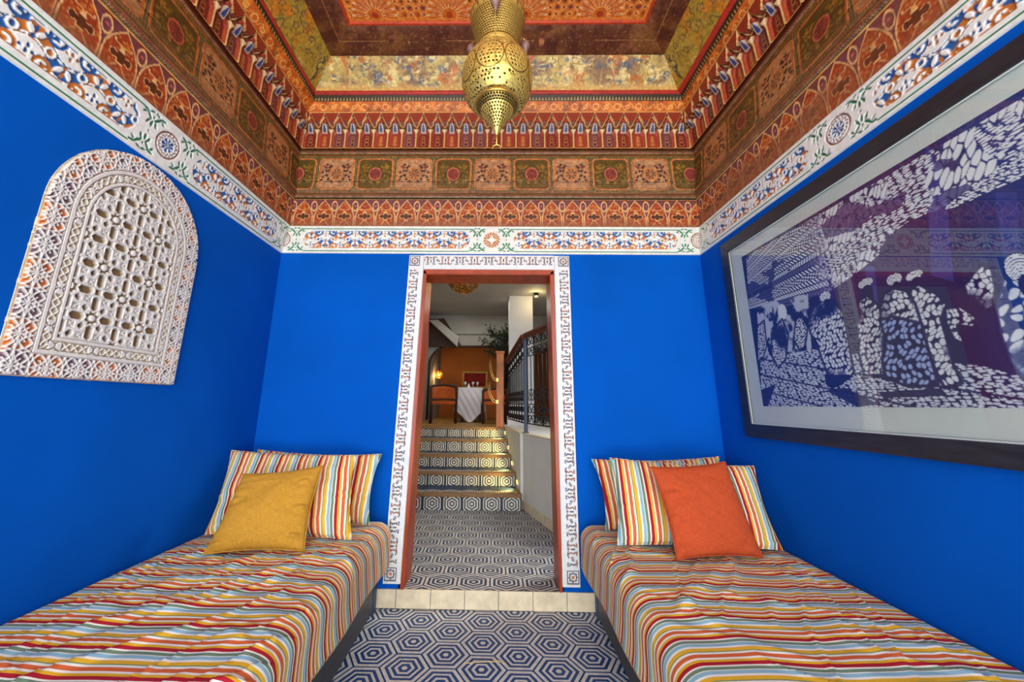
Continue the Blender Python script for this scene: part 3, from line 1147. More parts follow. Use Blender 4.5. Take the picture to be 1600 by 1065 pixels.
def gold_panel(s, w, h, side):
    t = w / h
    if side in ('back', 'front'):
        c = full(s, (198, 174, 98))
        c = mx(c, (148, 112, 74), speck(s, w, 9, 2, 0.38, 0.66))
        c = mx(c, (232, 212, 142), speck(s, w * 1.3, 20, 5, 0.50, 0.68) * 0.9)
        c = mx(c, (86, 96, 120), speck(s, w, 26, 8, 0.58, 0.74) * 0.75)
        c = mx(c, (194, 104, 44), speck(s, w, 16, 10, 0.58, 0.72) * 0.8)
        th = np.abs(fbm(s * 12, w * 12, 14, 3) - 0.5)
        c = mx(c, (90, 66, 40), sm(0.018, 0.006, th) * 0.6)
        th = np.abs(fbm(s * 15, w * 15, 19, 3) - 0.5)
        c = mx(c, (238, 222, 160), sm(0.02, 0.008, th) * 0.7)
        c = mx(c, (208, 142, 60), sm(0.13, 0.08, t) * 0.9)
        c = mx(c, (222, 196, 120), sm(0.3, 0.12, t + 0.25 * (fbm(s * 9, w * 5, 3) - 0.5)) * 0.5)
    else:
        c = full(s, (166, 138, 46))
        c = mx(c, (190, 166, 80), speck(s, w, 6, 3, 0.4, 0.7))
        c = mx(c, (204, 122, 24), speck(s, w, 8, 7, 0.56, 0.7) * 0.85)
        c = mx(c, (120, 96, 34), speck(s, w, 50, 9, 0.55, 0.7) * 0.5)
        # flowering stems outlined in dark blue
        P = 0.34
        x = fr(s, P); y = (t - 0.55) * h
        for cx, cy, r in ((0.0, 0.02, 0.026), (0.075, -0.03, 0.022), (-0.08, -0.02, 0.024), (0.05, 0.055, 0.018), (-0.045, 0.06, 0.018), (-0.12, 0.04, 0.02), (0.13, 0.03, 0.02)):
            d = np.hypot(x - cx, y - cy); an = np.arctan2(y - cy, x - cx)
            rr = r * (0.72 + 0.28 * np.cos(5 * an))
            c = mx(c, (206, 170, 96), (d < rr) * 0.5)
            c = mx(c, (34, 40, 52), (np.abs(d - rr) < 0.0035) * 0.9)
            c = mx(c, (190, 110, 40), (d < r * 0.25) * 0.9)
        th = np.abs(fbm(s * 9, w * 9, 21, 2) - 0.5)
        c = mx(c, (44, 46, 48), sm(0.014, 0.007, th) * 0.75)
    return c * (0.85 + 0.3 * fbm(s * 70, w * 70, 1))[..., None], None


def brown_panel(s, w, h, side):
    t = w / h
    c = full(s, (92, 48, 22))
    c = mx(c, (118, 74, 30), speck(s, w, 7, 2, 0.42, 0.7))
    c = mx(c, (128, 86, 70), sm(0.72, 1.0, t + 0.2 * (fbm(s * 7, w * 7, 5) - 0.5)) * 0.7)
    c = mx(c, (74, 30, 16), speck(s, w, 12, 9, 0.5, 0.7) * 0.7)
    th = np.abs(fbm(s * 14, w * 14, 4, 3) - 0.5)
    c = mx(c, (176, 128, 72), sm(0.012, 0.004, th) * 0.65 * speck(s, w, 8, 3, 0.4, 0.6))
    c = mx(c, (196, 150, 96), (hash2(np.floor(s / 0.008).astype(int), np.floor(w / 0.008).astype(int), 5) > 0.95) * 0.35)
    c = mx(c, (204, 150, 84), (np.abs(t - 0.50 - 0.01 * np.sin(s * 3)) < 0.008) * 0.6)
    c = mx(c, (216, 140, 84), (ell(s, w, 0.36, 0.45 * h, 0.022, 0.03) + 0.6 * fbm(s * 90, w * 90, 3) < 1.1) * (0.8 if side == 'back' else 0))
    c = mx(c, (150, 96, 70), (speck(s, w, 16, 17, 0.66, 0.74)) * 0.4)
    c = mx(c, (60, 26, 14), (t < 0.02) * 1.0)
    return c * (0.8 + 0.4 * fbm(s * 70, w * 70, 1))[..., None], np.where(np.abs(t - 0.5) < 0.01, -0.002, 0.0)


dark_m = (44, 34, 22)
rope_m = molding([(0, (52, 40, 26)), (0.3, (118, 48, 34)), (0.62, (46, 38, 24)), (0.86, (170, 120, 60))], [(0.02, 0.3, (150, 130, 84), 0.012), (0.34, 0.58, (160, 84, 66), 0.016), (0.64, 0.84, (110, 116, 74), 0.012)])
four('arcade_panel', 'a0', 'a1', arcade, 0.0042, M['wood'], ceiling)
four('rope_molding', 'a1', 'b0', molding([(0, (200, 150, 84)), (0.5, dark_m)]), 0.01, M['wood'], ceiling, 0.006)
four('rope_molding', 'b0', 'b1', rope_m, 0.005, M['wood'], ceiling, 0.002)
four('rope_molding', 'b1', 'c0', molding([(0, (110, 70, 44))]), 0.02, M['wood'], ceiling, 0.008)
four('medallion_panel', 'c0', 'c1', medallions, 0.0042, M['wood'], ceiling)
four('rope_molding', 'c1', 'd0', molding([(0, (150, 90, 34))]), 0.02, M['wood'], ceiling, 0.01)
four('rope_molding', 'd0', 'd1', rope_m, 0.005, M['wood'], ceiling, 0.002)
four('rope_molding', 'd1', 'e0', molding([(0, (86, 50, 30))]), 0.02, M['wood'], ceiling, 0.01)
four('niche_backing', 'e0', 'e1', molding([(0, (110, 40, 24))]), 0.03, M['wood'], ceiling, 0.08)
four('rope_molding', 'e1', 'f0', molding([(0, (120, 60, 44)), (0.5, (70, 40, 26))]), 0.02, M['wood'], ceiling, 0.012)
four('rope_molding', 'f0', 'f1', molding([(0, (30, 26, 20)), (0.35, (150, 62, 50)), (0.75, (36, 30, 22))], [(0.75, 0.98, (200, 196, 190), 0.016)]), 0.005, M['wood'], ceiling, 0.003)
four('orange_cove', 'f1', 'g1', orange_cove, 0.0045, M['wood'], ceiling)
four('zigzag_band', 'g1', 'h1', zigzag, 0.004, M['wood'], ceiling)
four('red_bead', 'h1', 'i1', red_bead, 0.02, M['wood'], ceiling, 0.004)
four('painted_cove', 'i1', 'j1', gold_panel, 0.0045, M['wood'], ceiling)
four('brown_cove', 'j1', 'k1', brown_panel, 0.0048, M['wood'], ceiling)
four('red_fillet', 'k1', 'l1', lambda s, w, h, side: (full(s, (188, 62, 20)) * (0.85 + 0.3 * fbm(s * 30, w * 30, 4))[..., None], 0.006 * np.sin(PI * w / h)), 0.02, M['wood'], ceiling, 0.004)


# flat star-and-sunburst field
def star_field():
    xl, xr, yb, z, yf = LEV['l1']

    def make(y0, y1, cell):
        X, Y = np.meshgrid(np.linspace(xl, xr, int((xr - xl) / cell)), np.linspace(y0, y1, max(2, int((y1 - y0) / cell))), indexing='ij')
        x = X - XC; y = yb - Y
        c = full(x, (204, 98, 28))
        c = mx(c, (222, 122, 40), speck(x, y, 10, 1, 0.4, 0.7))
        # lattice of little stars and rosettes
        p = 0.088
        for ox, oy, n, r, cc in ((0, 0, 8, 0.017, (60, 52, 84)), (p / 2, p / 2, 6, 0.013, (44, 44, 22))):
            a, b = fr(x + ox, p), fr(y + oy, p)
            d = np.hypot(a, b); an = np.arctan2(b, a)
            c = mx(c, (244, 176, 92), (np.abs(d - 0.027) < 0.0028) * 0.8)
            c = mx(c, cc, (d < r * (0.62 + 0.38 * np.cos(n * an))) * 1.0)
        for ox, oy in ((p / 2, 0), (0, p / 2)):
            d = np.hypot(fr(x + ox, p), fr(y + oy, p))
            c = mx(c, (150, 62, 20), (d < 0.009) * 1.0)
            c = mx(c, (250, 196, 120), (np.abs(d - 0.0115) < 0.0025) * 0.8)
        # sunbursts
        P = 0.50
        k = np.floor((x + 0.27) / P + 0.5)
        bx = x + 0.27 - k * P
        by = fr(y - 0.04, 0.62)
        d = np.hypot(bx, by); an = np.arctan2(by, bx)
        inn = d < 0.155
        c = mx(c, (212, 108, 34), inn * 1.0)
        rays = (np.cos(20 * an) > 0.25) & (d > 0.055) & (d < 0.142 + 0.01 * np.cos(20 * an))
        c = mx(c, (246, 206, 150), rays * 0.85)
        c = mx(c, (206, 92, 40), ((np.cos(20 * an) > 0.72) & (d > 0.07) & (d < 0.13)) * 0.8)
        c = mx(c, (238, 170, 84), ((np.abs(d - 0.05) < 0.004) | (np.abs(d - 0.155) < 0.003)) * 0.9)
        c = mx(c, (180, 60, 24), (d < 0.022) * 1.0)
        ed = np.minimum(np.minimum(X - xl, xr - X), np.minimum(yb - Y, Y - yf))
        c = mx(c, (228, 140, 54), (ed < 0.02) * 0.8)
        c = c * (0.85 + 0.3 * fbm(x * 60, y * 60, 3))[..., None]
        return np.stack([X, Y, np.full_like(X, z)], -1), c
    p, c = make(1.1, yb, 0.0042)
    grid('star_panel', p, c, M['wood'], ceiling)
    p, c = make(yf, 1.1, 0.014)
    grid('star_panel', p, c, M['wood'], ceiling)
    obj('ceiling_deck', box(BM(), (XL - 0.25, YF - 0.15, z + 0.01), (XR + 0.25, D + 0.2, z + 0.06)), M['brownwood'], ceiling)


star_field()


# muqarnas row: one carved niche, repeated
def niche_mesh(P, h, variant):
    nu, nv = 30, 56
    X, Wt = np.meshgrid(np.linspace(-P / 2, P / 2, nu), np.linspace(0, h, nv), indexing='ij')
    t = Wt / h; ax = np.abs(X)
    red = (146, 48, 28)
    pane = [(120, 36, 26), (112, 60, 62), (150, 52, 36)][variant]
    c = full(X, red); d = np.full(X.shape, 0.024)
    # lower blind arch
    arch = np.where(t < 0.34, 0.040, 0.040 * np.sqrt(np.clip(1 - ((t - 0.34) / 0.16) ** 2, 0, 1)))
    low = (ax < arch) & (t > 0.03)
    d = np.where(low, 0.010, d); c = np.where(low[..., None], np.array(pane, float), c)
    for cy, r in ((0.15, 0.013), (0.26, 0.011), (0.35, 0.008)):
        an = np.arctan2(Wt - cy * h, X); rr = np.hypot(X, Wt - cy * h)
        c = np.where((low & (rr < r * (0.7 + 0.3 * np.cos(4 * an))))[..., None], np.array([(60, 40, 26), (50, 40, 60), (206, 140, 60)][variant], float), c)
        c = np.where((low & (np.abs(rr - r * 1.25) < 0.0022))[..., None], np.array((176, 110, 60.)), c)
    rim = (np.abs(ax - arch) < 0.003) & (t < 0.5)
    c = np.where(rim[..., None], np.array((172, 70, 40.)), c)
    # cream colonnette at the cell edge, spreading into a white bracket
    colw = np.where(t < 0.36, 0.0045, 0.0045 + np.clip((t - 0.38) / 0.13, 0, 1) ** 2 * 0.016)
    e = P / 2 - ax
    co = (e < colw) & (t < 0.52)
    c = np.where(co[..., None], np.array((212, 176, 112.)), c); d = np.where(co, 0.030 + 0.10 * np.clip(t - 0.36, 0, 1) , d)
    c = np.where((co & (t > 0.4))[..., None], np.array((214, 190, 140.)), c)
    # projecting cell with a blue heart
    cell = (ax < 0.017 - 0.006 * np.clip((t - 0.60) / 0.10, 0, 1)) & (t > 0.47) & (t < 0.70)
    c = np.where(cell[..., None], np.array((192, 178, 160.)), c)
    heart = (ax < 0.0095 * np.clip((0.69 - t) / 0.12, 0, 1)) & (t > 0.49) & (t < 0.69)
    c = np.where(heart[..., None], np.array((44, 66, 128.)), c)
    side_ = (ax > 0.019) & (t > 0.52) & (t < 0.74) & (e > 0.004)
    c = np.where(side_[..., None], np.array((92, 58, 36.)), c)
    d = np.where(cell, 0.020 + 0.16 * np.clip(t - 0.47, 0, 0.2), d)
    d = np.where(side_, 0.022, d)
    hd = np.hypot(X, (t - 0.76) * h) < 0.0125
    c = np.where(hd[..., None], np.array((164, 52, 34.)), c)
    up = t > 0.70
    d = np.where(up, 0.050 + 0.03 * np.clip(t - 0.7, 0, 1), d)
    # ogee line over the cell
    og = 0.5 * P * np.clip(1 - (t - 0.60) / 0.36, 0, 1) ** 1.25
    ln = (np.abs(ax - og) < 0.0032) & (t > 0.58)
    inside = (ax < og) & (t > 0.68)
    d = np.where(inside & ~hd, 0.034, d)
    c = np.where((inside & ~hd)[..., None], np.array((110, 44, 26.)), c)
    flow = (np.hypot(e, (t - 0.86) * h) < 0.010)
    c = np.where((flow & up & ~inside)[..., None], np.array((120, 58, 22.)), c)
    c = np.where(ln[..., None], np.array((218, 170, 102.)), c)
    c = np.where((np.hypot(X, (t - 0.955) * h) < 0.005)[..., None], np.array((206, 160, 96.)), c)
    c = np.where(((t > 0.975) | (t < 0.02))[..., None], np.array((214, 168, 92.)), c)
    d[0] = np.minimum(d[0], d[1]); d[-1] = np.minimum(d[-1], d[-2])
    pos = np.stack([X, -d, Wt], -1)
    o = grid('niche', pos, c, M['wood'])
    me = o.data
    bpy.data.objects.remove(o)
    return me


zlo, zhi = LEV['e0'][3], LEV['e1'][3]
for sd in ('back', 'left', 'right'):
    n = 27 if sd == 'back' else 26
    A, B = LEV['e0'], LEV['e1']
    if sd == 'back':
        x0 = 0.5 * (A[0] + B[0]) + 0.02; x1 = 0.5 * (A[1] + B[1]) - 0.02
        P = (x1 - x0) / n
        pts = [((x0 + P * (k + 0.5), A[2], zlo), 0.0) for k in range(n)]
        tilt = 0
    else:
        P = 0.1077
        i = 0 if sd == 'left' else 1
        x = A[i]
        pts = [((x, A[2] - 0.03 - P * (k + 0.5), zlo), PI / 2 if sd == 'left' else -PI / 2) for k in range(n)]
    meshes = [niche_mesh(P, zhi - zlo, v) for v in range(3)]
    for k, (p, rz) in enumerate(pts):
        o = link('niche', meshes[(k * 2 + k // 3) % 3], ceiling, p)
        o.rotation_euler = (0, 0, rz)
        if sd != 'back':
            dx = B[0 if sd == 'left' else 1] - A[0 if sd == 'left' else 1]
            a = math.atan2(abs(dx), zhi - zlo)
            o.rotation_euler = (a if (dx > 0) == (sd == 'left') else -a, 0, rz)


# ------------------------------------------------------------------ carved plaster screen window on the left wall
def window():
    cell = 0.002
    a, zs, zb, yc = 0.3445, 1.858, 1.240, 1.5415
    Y, Z = np.meshgrid(np.arange(-a - 0.004, a + 0.004, cell), np.arange(zb - 0.004, zs + a + 0.006, cell), indexing='ij')
    up = Z > zs
    dcirc = a - np.hypot(Y, np.clip(Z - zs, 0, None))
    ins = np.minimum(np.where(up, dcirc, a - np.abs(Y)), Z - zb)
    rough = 0.006 * (fbm(Y * 40, Z * 40, 3) - 0.5)
    mask_pt = ins > -0.001 + rough
    white = np.array((226, 226, 218.))
    c = np.ones(Y.shape + (3,)) * white
    d = np.full(Y.shape, 0.030)

    def cut(m, color, depth):
        nonlocal c
        c = np.where(m[..., None], np.asarray(color, float), c)
        np.copyto(d, depth, where=m)
    W1, W2, W3, W4 = 0.076, 0.096, 0.126, 0.143       # rosette border | band | diamonds | band | lattice
    # rosette border: overlapping circles on a square net
    bor = ins < W1
    s = 0.104
    yy, zz = Y + 0.002, Z - zb - 0.030
    rings = np.zeros(Y.shape, bool)
    R = s * 0.5
    for ox, oz in ((0, 0), (0.5, 0.5)):
        u, v = fr(yy + ox * s, s), fr(zz + oz * s, s)
        for i in (-1, 0, 1):
            for j in (-1, 0, 1):
                if abs(i) + abs(j) == 2: continue
                rr = np.hypot(u - i * s * 0.5, v - j * s * 0.5)
                rings |= np.abs(rr - R) < 0.0030
        for i in (-1, 1):
            for j in (-1, 1):
                rr = np.hypot(u - i * s * 0.5, v - j * s * 0.5)
                rings |= np.abs(rr - R * 1.0) < 0.0030
    u, v = fr(yy, s), fr(zz, s)
    ui, vi = np.floor(yy / s + 0.5).astype(int), np.floor(zz / s + 0.5).astype(int)
    an = np.arctan2(v, u); rr = np.hypot(u, v)
    spoke = (np.abs(np.sin(4 * an)) * rr < 0.0075) & (rr < 0.036)
    tone = ((ui + vi) % 2 == 0)
    rec = bor & ~rings & ~spoke & (ins > 0.004)
    cut(rec & tone, (214, 116, 40), 0.014)
    cut(rec & ~tone, (128, 96, 112), 0.014)
    # bands and diamond lattice between them
    dz = (ins > W2 - 0.002) & (ins < W3)
    arc = np.where(up, zs + 0.22 * np.arctan2(Z - zs, np.maximum(np.abs(Y), 1e-4)), Z)
    along = np.where((Z - zb) <= ins + 1e-4, Y, arc)
    across = ins - 0.5 * (W2 + W3)
    g = 0.030
    dia = np.abs(fr(along, g)) / (g / 2) + np.abs(across) / 0.0145
    blk = np.abs(fr(along, 0.135)) < 0.047
    cut(dz & blk & (dia < 0.82), (204, 184, 148), 0.015)
    cut(dz & blk & (dia > 1.22), (196, 172, 136), 0.017)
    dash = (np.abs(np.abs(across) - 0.0135 + 0.005 * np.cos(PI * np.clip(np.abs(fr(along + 0.0675, 0.135)) / 0.02, 0, 1))) < 0.0022)
    cut(dz & ~blk & dash, (150, 116, 84), 0.018)
    cut(dz & (np.hypot(fr(along + 0.0675, 0.135), across) < 0.0035), (120, 80, 60), 0.018)
    for wv in (W1 + 0.002, W2, W3 + 0.001, W4 - 0.001):
        cut(np.abs(ins - wv) < 0.0016, (188, 172, 148), 0.022)
    # pierced star lattice
    lat = ins > W4
    e = 0.1025
    y0, z0 = Y + 1.5415 - 1.440, Z - 1.676
    hole = np.zeros(Y.shape, bool); sq = np.zeros(Y.shape, bool); sqc = np.zeros(Y.shape, bool); star = np.zeros(Y.shape, bool); boss = np.zeros(Y.shape)

    def slot(p, q, hl, hw):
        return (np.abs(q) < hw) & (np.abs(p) + np.abs(q) * 0.75 < hl)
    for ox, oz in ((0, 0), (e, e)):
        for ky in (0,):
            u = fr(y0 - ox, 2 * e); v = fr(z0 - oz, 2 * e)
            for sgn in (-1, 1):
                hole |= slot(u - sgn * 0.0560, v, 0.0290, 0.0142)
                hole |= slot(v - sgn * 0.0560, u, 0.0290, 0.0142)
                for sg2 in (-1, 1):
                    p = u - sgn * 0.0345; q = v - sg2 * 0.0345
                    # small hexagon
                    k = sgn * sg2
                    al, ac = (p + k * q) * 0.7071, (p - k * q) * 0.7071
                    hole |= (np.abs(al) < 0.0118) & (np.abs(ac) < 0.0098) & (np.abs(al) + np.abs(ac) < 0.0170)
                    for (px_, pz_) in ((0.0700, 0.0330), (0.0330, 0.0700)):
                        pp, qq = np.abs(u - sgn * px_), np.abs(v - sg2 * pz_)
                        mxm = np.maximum(pp, qq)
                        sq |= (mxm < 0.0124)
                        sqc |= (mxm < 0.0112) & (np.abs(pp - qq) < 0.0022) | (mxm < 0.004)
            r = np.hypot(u, v); an = np.arctan2(v, u)
            star |= (r > 0.0125) & (r < 0.0285 - 0.016 * np.abs(np.abs(np.mod(an * 8 / (2 * PI), 1) - 0.5) - 0.0) * 1.1)
            boss = np.maximum(boss, np.clip(1 - r / 0.0125, 0, 1))
    for ox, oz in ((e, 0), (0, e)):
        u = fr(y0 - ox, 2 * e); v = fr(z0 - oz, 2 * e)
        hole |= (np.maximum(np.abs(u), np.abs(v)) < 0.0112)
    cut(lat & sq, (204, 204, 196), 0.022)
    cut(lat & sq & sqc, white, 0.028)
    deep = (138, 108, 66)  # backing brown darkened, shade of the shallow holes is in the colour
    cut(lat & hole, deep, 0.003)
    cut(lat & star, (150, 124, 88), 0.012)
    np.copyto(d, 0.030 + 0.004 * boss, where=lat & (boss > 0))
    d = np.where(ins < 0.0028, 0.012, d)
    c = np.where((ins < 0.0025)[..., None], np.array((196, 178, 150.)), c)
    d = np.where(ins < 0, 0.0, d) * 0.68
    c = c * (0.95 + 0.07 * fbm(Y * 40, Z * 40, 6))[..., None]
    mq = mask_pt[:-1, :-1] & mask_pt[1:, :-1] & mask_pt[1:, 1:] & mask_pt[:-1, 1:]
    pos = np.stack([np.zeros_like(Y), Y, Z], -1)
    pos[..., 0] = XL + 0.0005 + d
    pos[..., 1] = (pos[..., 1] + yc) * 0.987
    pos[..., 2] = EYE + (pos[..., 2] - EYE) * 0.987
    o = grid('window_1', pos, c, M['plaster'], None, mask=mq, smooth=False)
    tag(o, kind='structure')
    # plaster bed behind the carving, so its rim has thickness
    n = 40
    pts = [(yc - a, zb), (yc + a, zb)] + [(yc + a * math.cos(PI * k / n), zs + a * math.sin(PI * k / n)) for k in range(n + 1)]
    pts = [(p[0] * 0.987, EYE + (p[1] - EYE) * 0.987) for p in pts]
    obj('plaster_bed', prism(BM(), pts, XL - 0.004, XL + 0.0025, 'x'), M['cream'], o)


window()


# ------------------------------------------------------------------ large framed photograph on the right wall
def picture():
    y1, y0 = 2.322, 0.42
    z0, z1 = 1.007, 2.154
    root = tag(empty('framed_picture', (XR, 0.5 * (y0 + y1), z0)), 'huge black-framed blue-toned photograph of a sun-dappled market street on the right wall', 'picture')
    T = 0.032
    fw = 0.070

    def rail(pts):
        bm = prism(BM(), [(p[0] - 0.5 * (y0 + y1), p[1] - z0) for p in pts], -T, -0.0015, 'x', 0.004)
        obj('frame_rail', bm, M['frame'], root)
    rail([(y0, z0), (y1, z0), (y1 - fw, z0 + fw), (y0 + fw, z0 + fw)])
    rail([(y0, z1), (y1, z1), (y1 - fw, z1 - fw), (y0 + fw, z1 - fw)])
    rail([(y1, z0), (y1, z1), (y1 - fw, z1 - fw), (y1 - fw, z0 + fw)])
    rail([(y0, z0), (y0, z1), (y0 + fw, z1 - fw), (y0 + fw, z0 + fw)])
    yc = 0.5 * (y0 + y1)
    obj('mount_board', box(BM(), (-0.016, y0 + fw - 0.01 - yc, fw - 0.01), (-0.010, y1 - fw + 0.01 - yc, z1 - z0 - fw + 0.01)), M['mount'], root)
    obj('glass_pane', box(BM(), (-0.0225, y0 + fw - 0.004 - yc, fw - 0.004), (-0.0205, y1 - fw + 0.004 - yc, z1 - z0 - fw + 0.004)), M['glass'], root)
    # slim metal slip inside the frame
    i0, i1, j0, j1 = y0 + fw - yc, y1 - fw - yc, fw, z1 - z0 - fw
    for p, q in (((i0, j0), (i1, j0 + 0.004)), ((i0, j1 - 0.004), (i1, j1)), ((i0, j0 + 0.004), (i0 + 0.004, j1 - 0.004)), ((i1 - 0.004, j0 + 0.004), (i1, j1 - 0.004))):
        obj('slip', box(BM(), (-0.026, p[0], p[1]), (-0.0228, q[0], q[1])), M['mount'], root)

    # the print itself, 'at' gives (along from far edge, up) for a point seen on the wall plane
    py1, py0, pz0, pz1 = 2.155, 0.62, 1.172, 2.015
    xw = XR - 0.017
    cell = 0.0027
    Yp, Zp = np.meshgrid(np.arange(py0, py1, cell), np.arange(pz0, pz1, cell), indexing='ij')
    A = lambda u, v: (lambda p: (py1 - p[1], p[2] - pz0))(on_x(u, v, xw))
    PG = lambda pts: [A(*p) for p in pts]
    s = py1 - Yp; t = Zp - pz0
    H = pz1 - pz0
    dark = np.array((24, 24, 84.)); lite = np.array((226, 234, 236.)); mid = np.array((64, 84, 160.))
    c = np.ones(s.shape + (3,)) * dark
    # a purple cast on the shaded wall in the middle
    c = mx(c, (66, 26, 98), sm(0.35, 0.6, s) * sm(1.15, 0.9, s) * sm(0.30, 0.5, t) * 0.9)
    c = mx(c, (14, 52, 128), sm(0.95, 1.15, s) * 0.9)

    def worley(x, y, cs, seed):
        gx, gy = np.floor(x / cs).astype(int), np.floor(y / cs).astype(int)
        b = np.full(x.shape, 9.0)
        b2 = np.full(x.shape, 9.0)
        for i in (-1, 0, 1):
            for j in (-1, 0, 1):
                jx = (gx + i + 0.15 + 0.7 * hash2(gx + i, gy + j, seed)) * cs
                jy = (gy + j + 0.15 + 0.7 * hash2(gx + i, gy + j, seed + 5)) * cs
                dd = np.hypot(x - jx, y - jy) / cs
                b2 = np.minimum(b2, np.maximum(dd, b)); b = np.minimum(b, dd)
        return b, b2

    def dapple(x, y, cs, seed, fill):
        b, b2 = worley(x, y, cs * 0.72, seed)
        r0 = 0.30 + 0.5 * fill + 0.10 * (vnoise(x / cs, y / cs, seed) - 0.5)
        return sm(0.04, 0.14, b2 - b) * sm(r0 + 0.07, r0 - 0.03, b)

    # posts of the shop fronts
    for pts, cc, k in (([(1445, 210), (1478, 300), (1490, 440), (1455, 430)], (70, 80, 170), 0.55), ([(1555, 300), (1588, 300), (1596, 430), (1570, 430)], (70, 80, 170), 0.4), ([(1352, 415), (1366, 415), (1374, 490), (1358, 500)], (80, 90, 180), 0.6)):
        c = mx(c, cc, inpoly(s, t, PG(pts)) * k)
    # reed canopy
    can = PG([(1166, 400), (1600, 152), (1700, 110), (1700, 200), (1600, 232), (1560, 262), (1478, 322), (1420, 345), (1384, 372), (1372, 400), (1330, 432), (1292, 458), (1230, 478), (1170, 482)])
    ci = inpoly(s, t, can)
    o = (-0.60, 0.56)
    ang = np.arctan2(t - o[1], s - o[0]); rr = np.hypot(s - o[0], t - o[1])
    lr = np.log(rr + 0.02)
    row = ang / 0.026
    ri = np.floor(row).astype(int)
    rf = row - ri
    kind = hash2(ri, ri * 0 + 3, 2)
    skew = np.where(kind > 0.5, 0.022, -0.01) * rf
    tick = np.abs(fr(lr + skew + 0.01 * hash2(ri, ri, 1), np.where(kind > 0.75, 0.019, 0.015))) / 0.0075
    reed = sm(0.05, 0.2, rf) * sm(1.0, 0.85, rf) * sm(0.85, 0.5, tick) * np.where(kind < 0.2, 0.35, 1.0)
    hatch = sm(-0.1, 0.3, np.sin(ang * 420 + lr * 150) + np.sin(lr * 420 - ang * 200))
    reed = np.where((kind > 0.2) & (kind < 0.45), hatch, reed)
    bs, bs2 = worley((s * 0.5 + t * 0.87) * 0.45, (s * 0.87 - t * 0.5) * 1.25, 0.025, 13)
    shard = sm(0.05, 0.14, bs2 - bs) * sm(0.62, 0.52, bs)
    bs, bs2 = worley(ang * 2.4, lr * 0.7, 0.014, 17)
    shard = np.where(fbm(s * 7, t * 9, 5) > 0.52, shard, sm(0.08, 0.2, bs2 - bs) * sm(0.5, 0.4, bs))
    far_ = sm(0.42, 0.62, s + 0.25 * (fbm(s * 6, t * 6, 2) - 0.5))
    reed = reed * (1 - far_) + shard * far_
    reed *= np.where(fbm(s * 6, t * 9, 7) > 0.63, 0.3, 1.0)
    c = mx(c, lite, reed * ci)
    und = inpoly(s, t, PG([(1600, 232), (1700, 200), (1700, 250), (1600, 275), (1478, 330), (1478, 322)]))
    c = mx(c, lite, und * dapple(s + t, t * 1.8, 0.02, 21, 0.25))
    # bright end of the street
    far = inpoly(s, t, PG([(1182, 478), (1262, 458), (1268, 545), (1232, 562), (1188, 560)]))
    bg = sm(0.40, 0.55, fbm(s * 30, t * 22, 5, 3))
    c = mx(c, (198, 208, 216), far * bg * 0.95)
    c = mx(c, lite, (ell(s, t, *A(1222, 487), 0.03, 0.04) < 1) * 0.95)
    # paving dapples, flattened towards the viewer
    fl = inpoly(s, t, PG([(1188, 562), (1270, 545), (1400, 560), (1520, 568), (1585, 585), (1700, 610), (1700, 660), (1190, 660)]))
    dd = dapple(s + 0.4 * t, t * 2.4, 0.030, 33, 0.28)
    c = mx(c, (206, 216, 228), fl * dd)
    joint = (np.abs(fr(t * 1.0 + s * 0.22, 0.085)) < 0.004) & fl
    c = mx(c, dark, joint * 0.85)
    for pts in ([(1180, 612), (1212, 600), (1198, 640), (1180, 640)], [(1290, 610), (1320, 605), (1372, 630), (1340, 636)], [(1372, 612), (1470, 606), (1482, 618), (1380, 622)]):
        c = mx(c, dark, inpoly(s, t, PG(pts)) * 0.9)

    def figure(pts, cs, seed, fill, shade=None, tint=lite, strength=0.97, stretch=(1.0, 0.8), soft=0.0, gate=True):
        nonlocal c
        pg = PG(pts)
        m = inpoly(s, t, pg)
        rimd = sm(0.003, 0.007, poly(s, t, pg, True))
        c = mx(c, dark, sm(0.007, 0.004, poly(s, t, pg, True)) * 0.8)
        c = mx(c, dark if shade is None else shade, m * 1.0)
        wv = 0.01 * np.sin(t * 60 + seed)
        dp = dapple((s + wv) * stretch[0] - 0.3 * t, t * stretch[1], cs, seed, fill)
        c = mx(c, tint, m * dp * rimd * strength * (1.0 if not gate else sm(0.28 + soft * 0.2, 0.45 + soft * 0.2, fbm(s * 7 + seed, t * 7, seed))))

    def turban(u, v, ru, rv, seed):
        nonlocal c
        cx, cy = A(u, v)
        ex = abs(A(u + ru, v)[0] - cx); ey = abs(A(u, v - rv)[1] - cy)
        e_ = ell(s, t, cx, cy, ex, ey, 0.15)
        c = mx(c, dark, (e_ < 1.08) * 1.0)
        fold = np.abs(np.sin(18 * np.hypot((s - cx) / ex, (t - cy + ey) / ey * 0.8) + seed)) > 0.32
        c = mx(c, lite, (e_ < 1) * fold * 0.97)
        c = mx(c, dark, ell(s, t, cx + 0.1 * ex, cy - 1.25 * ey, ex * 0.55, ey * 0.75) < 1)
    # passers-by, far to near
    figure([(1205, 520), (1222, 498), (1232, 520), (1228, 560), (1216, 575), (1206, 555)], 0.016, 2, 0.3)
    figure([(1243, 500), (1252, 492), (1262, 512), (1258, 540), (1250, 548), (1240, 530)], 0.014, 4, 0.26)
    figure([(1183, 510), (1194, 500), (1198, 540), (1192, 560), (1184, 565)], 0.014, 6, 0.24)
    figure([(1262, 500), (1272, 478), (1284, 470), (1302, 470), (1316, 486), (1322, 510), (1328, 545), (1334, 580), (1330, 588), (1296, 592), (1284, 560), (1276, 535), (1266, 520)], 0.022, 8, 0.30)
    c = mx(c, dark, inpoly(s, t, PG([(1288, 585), (1326, 585), (1318, 600), (1300, 608), (1290, 600)])))
    turban(1289, 463, 9, 8, 1)
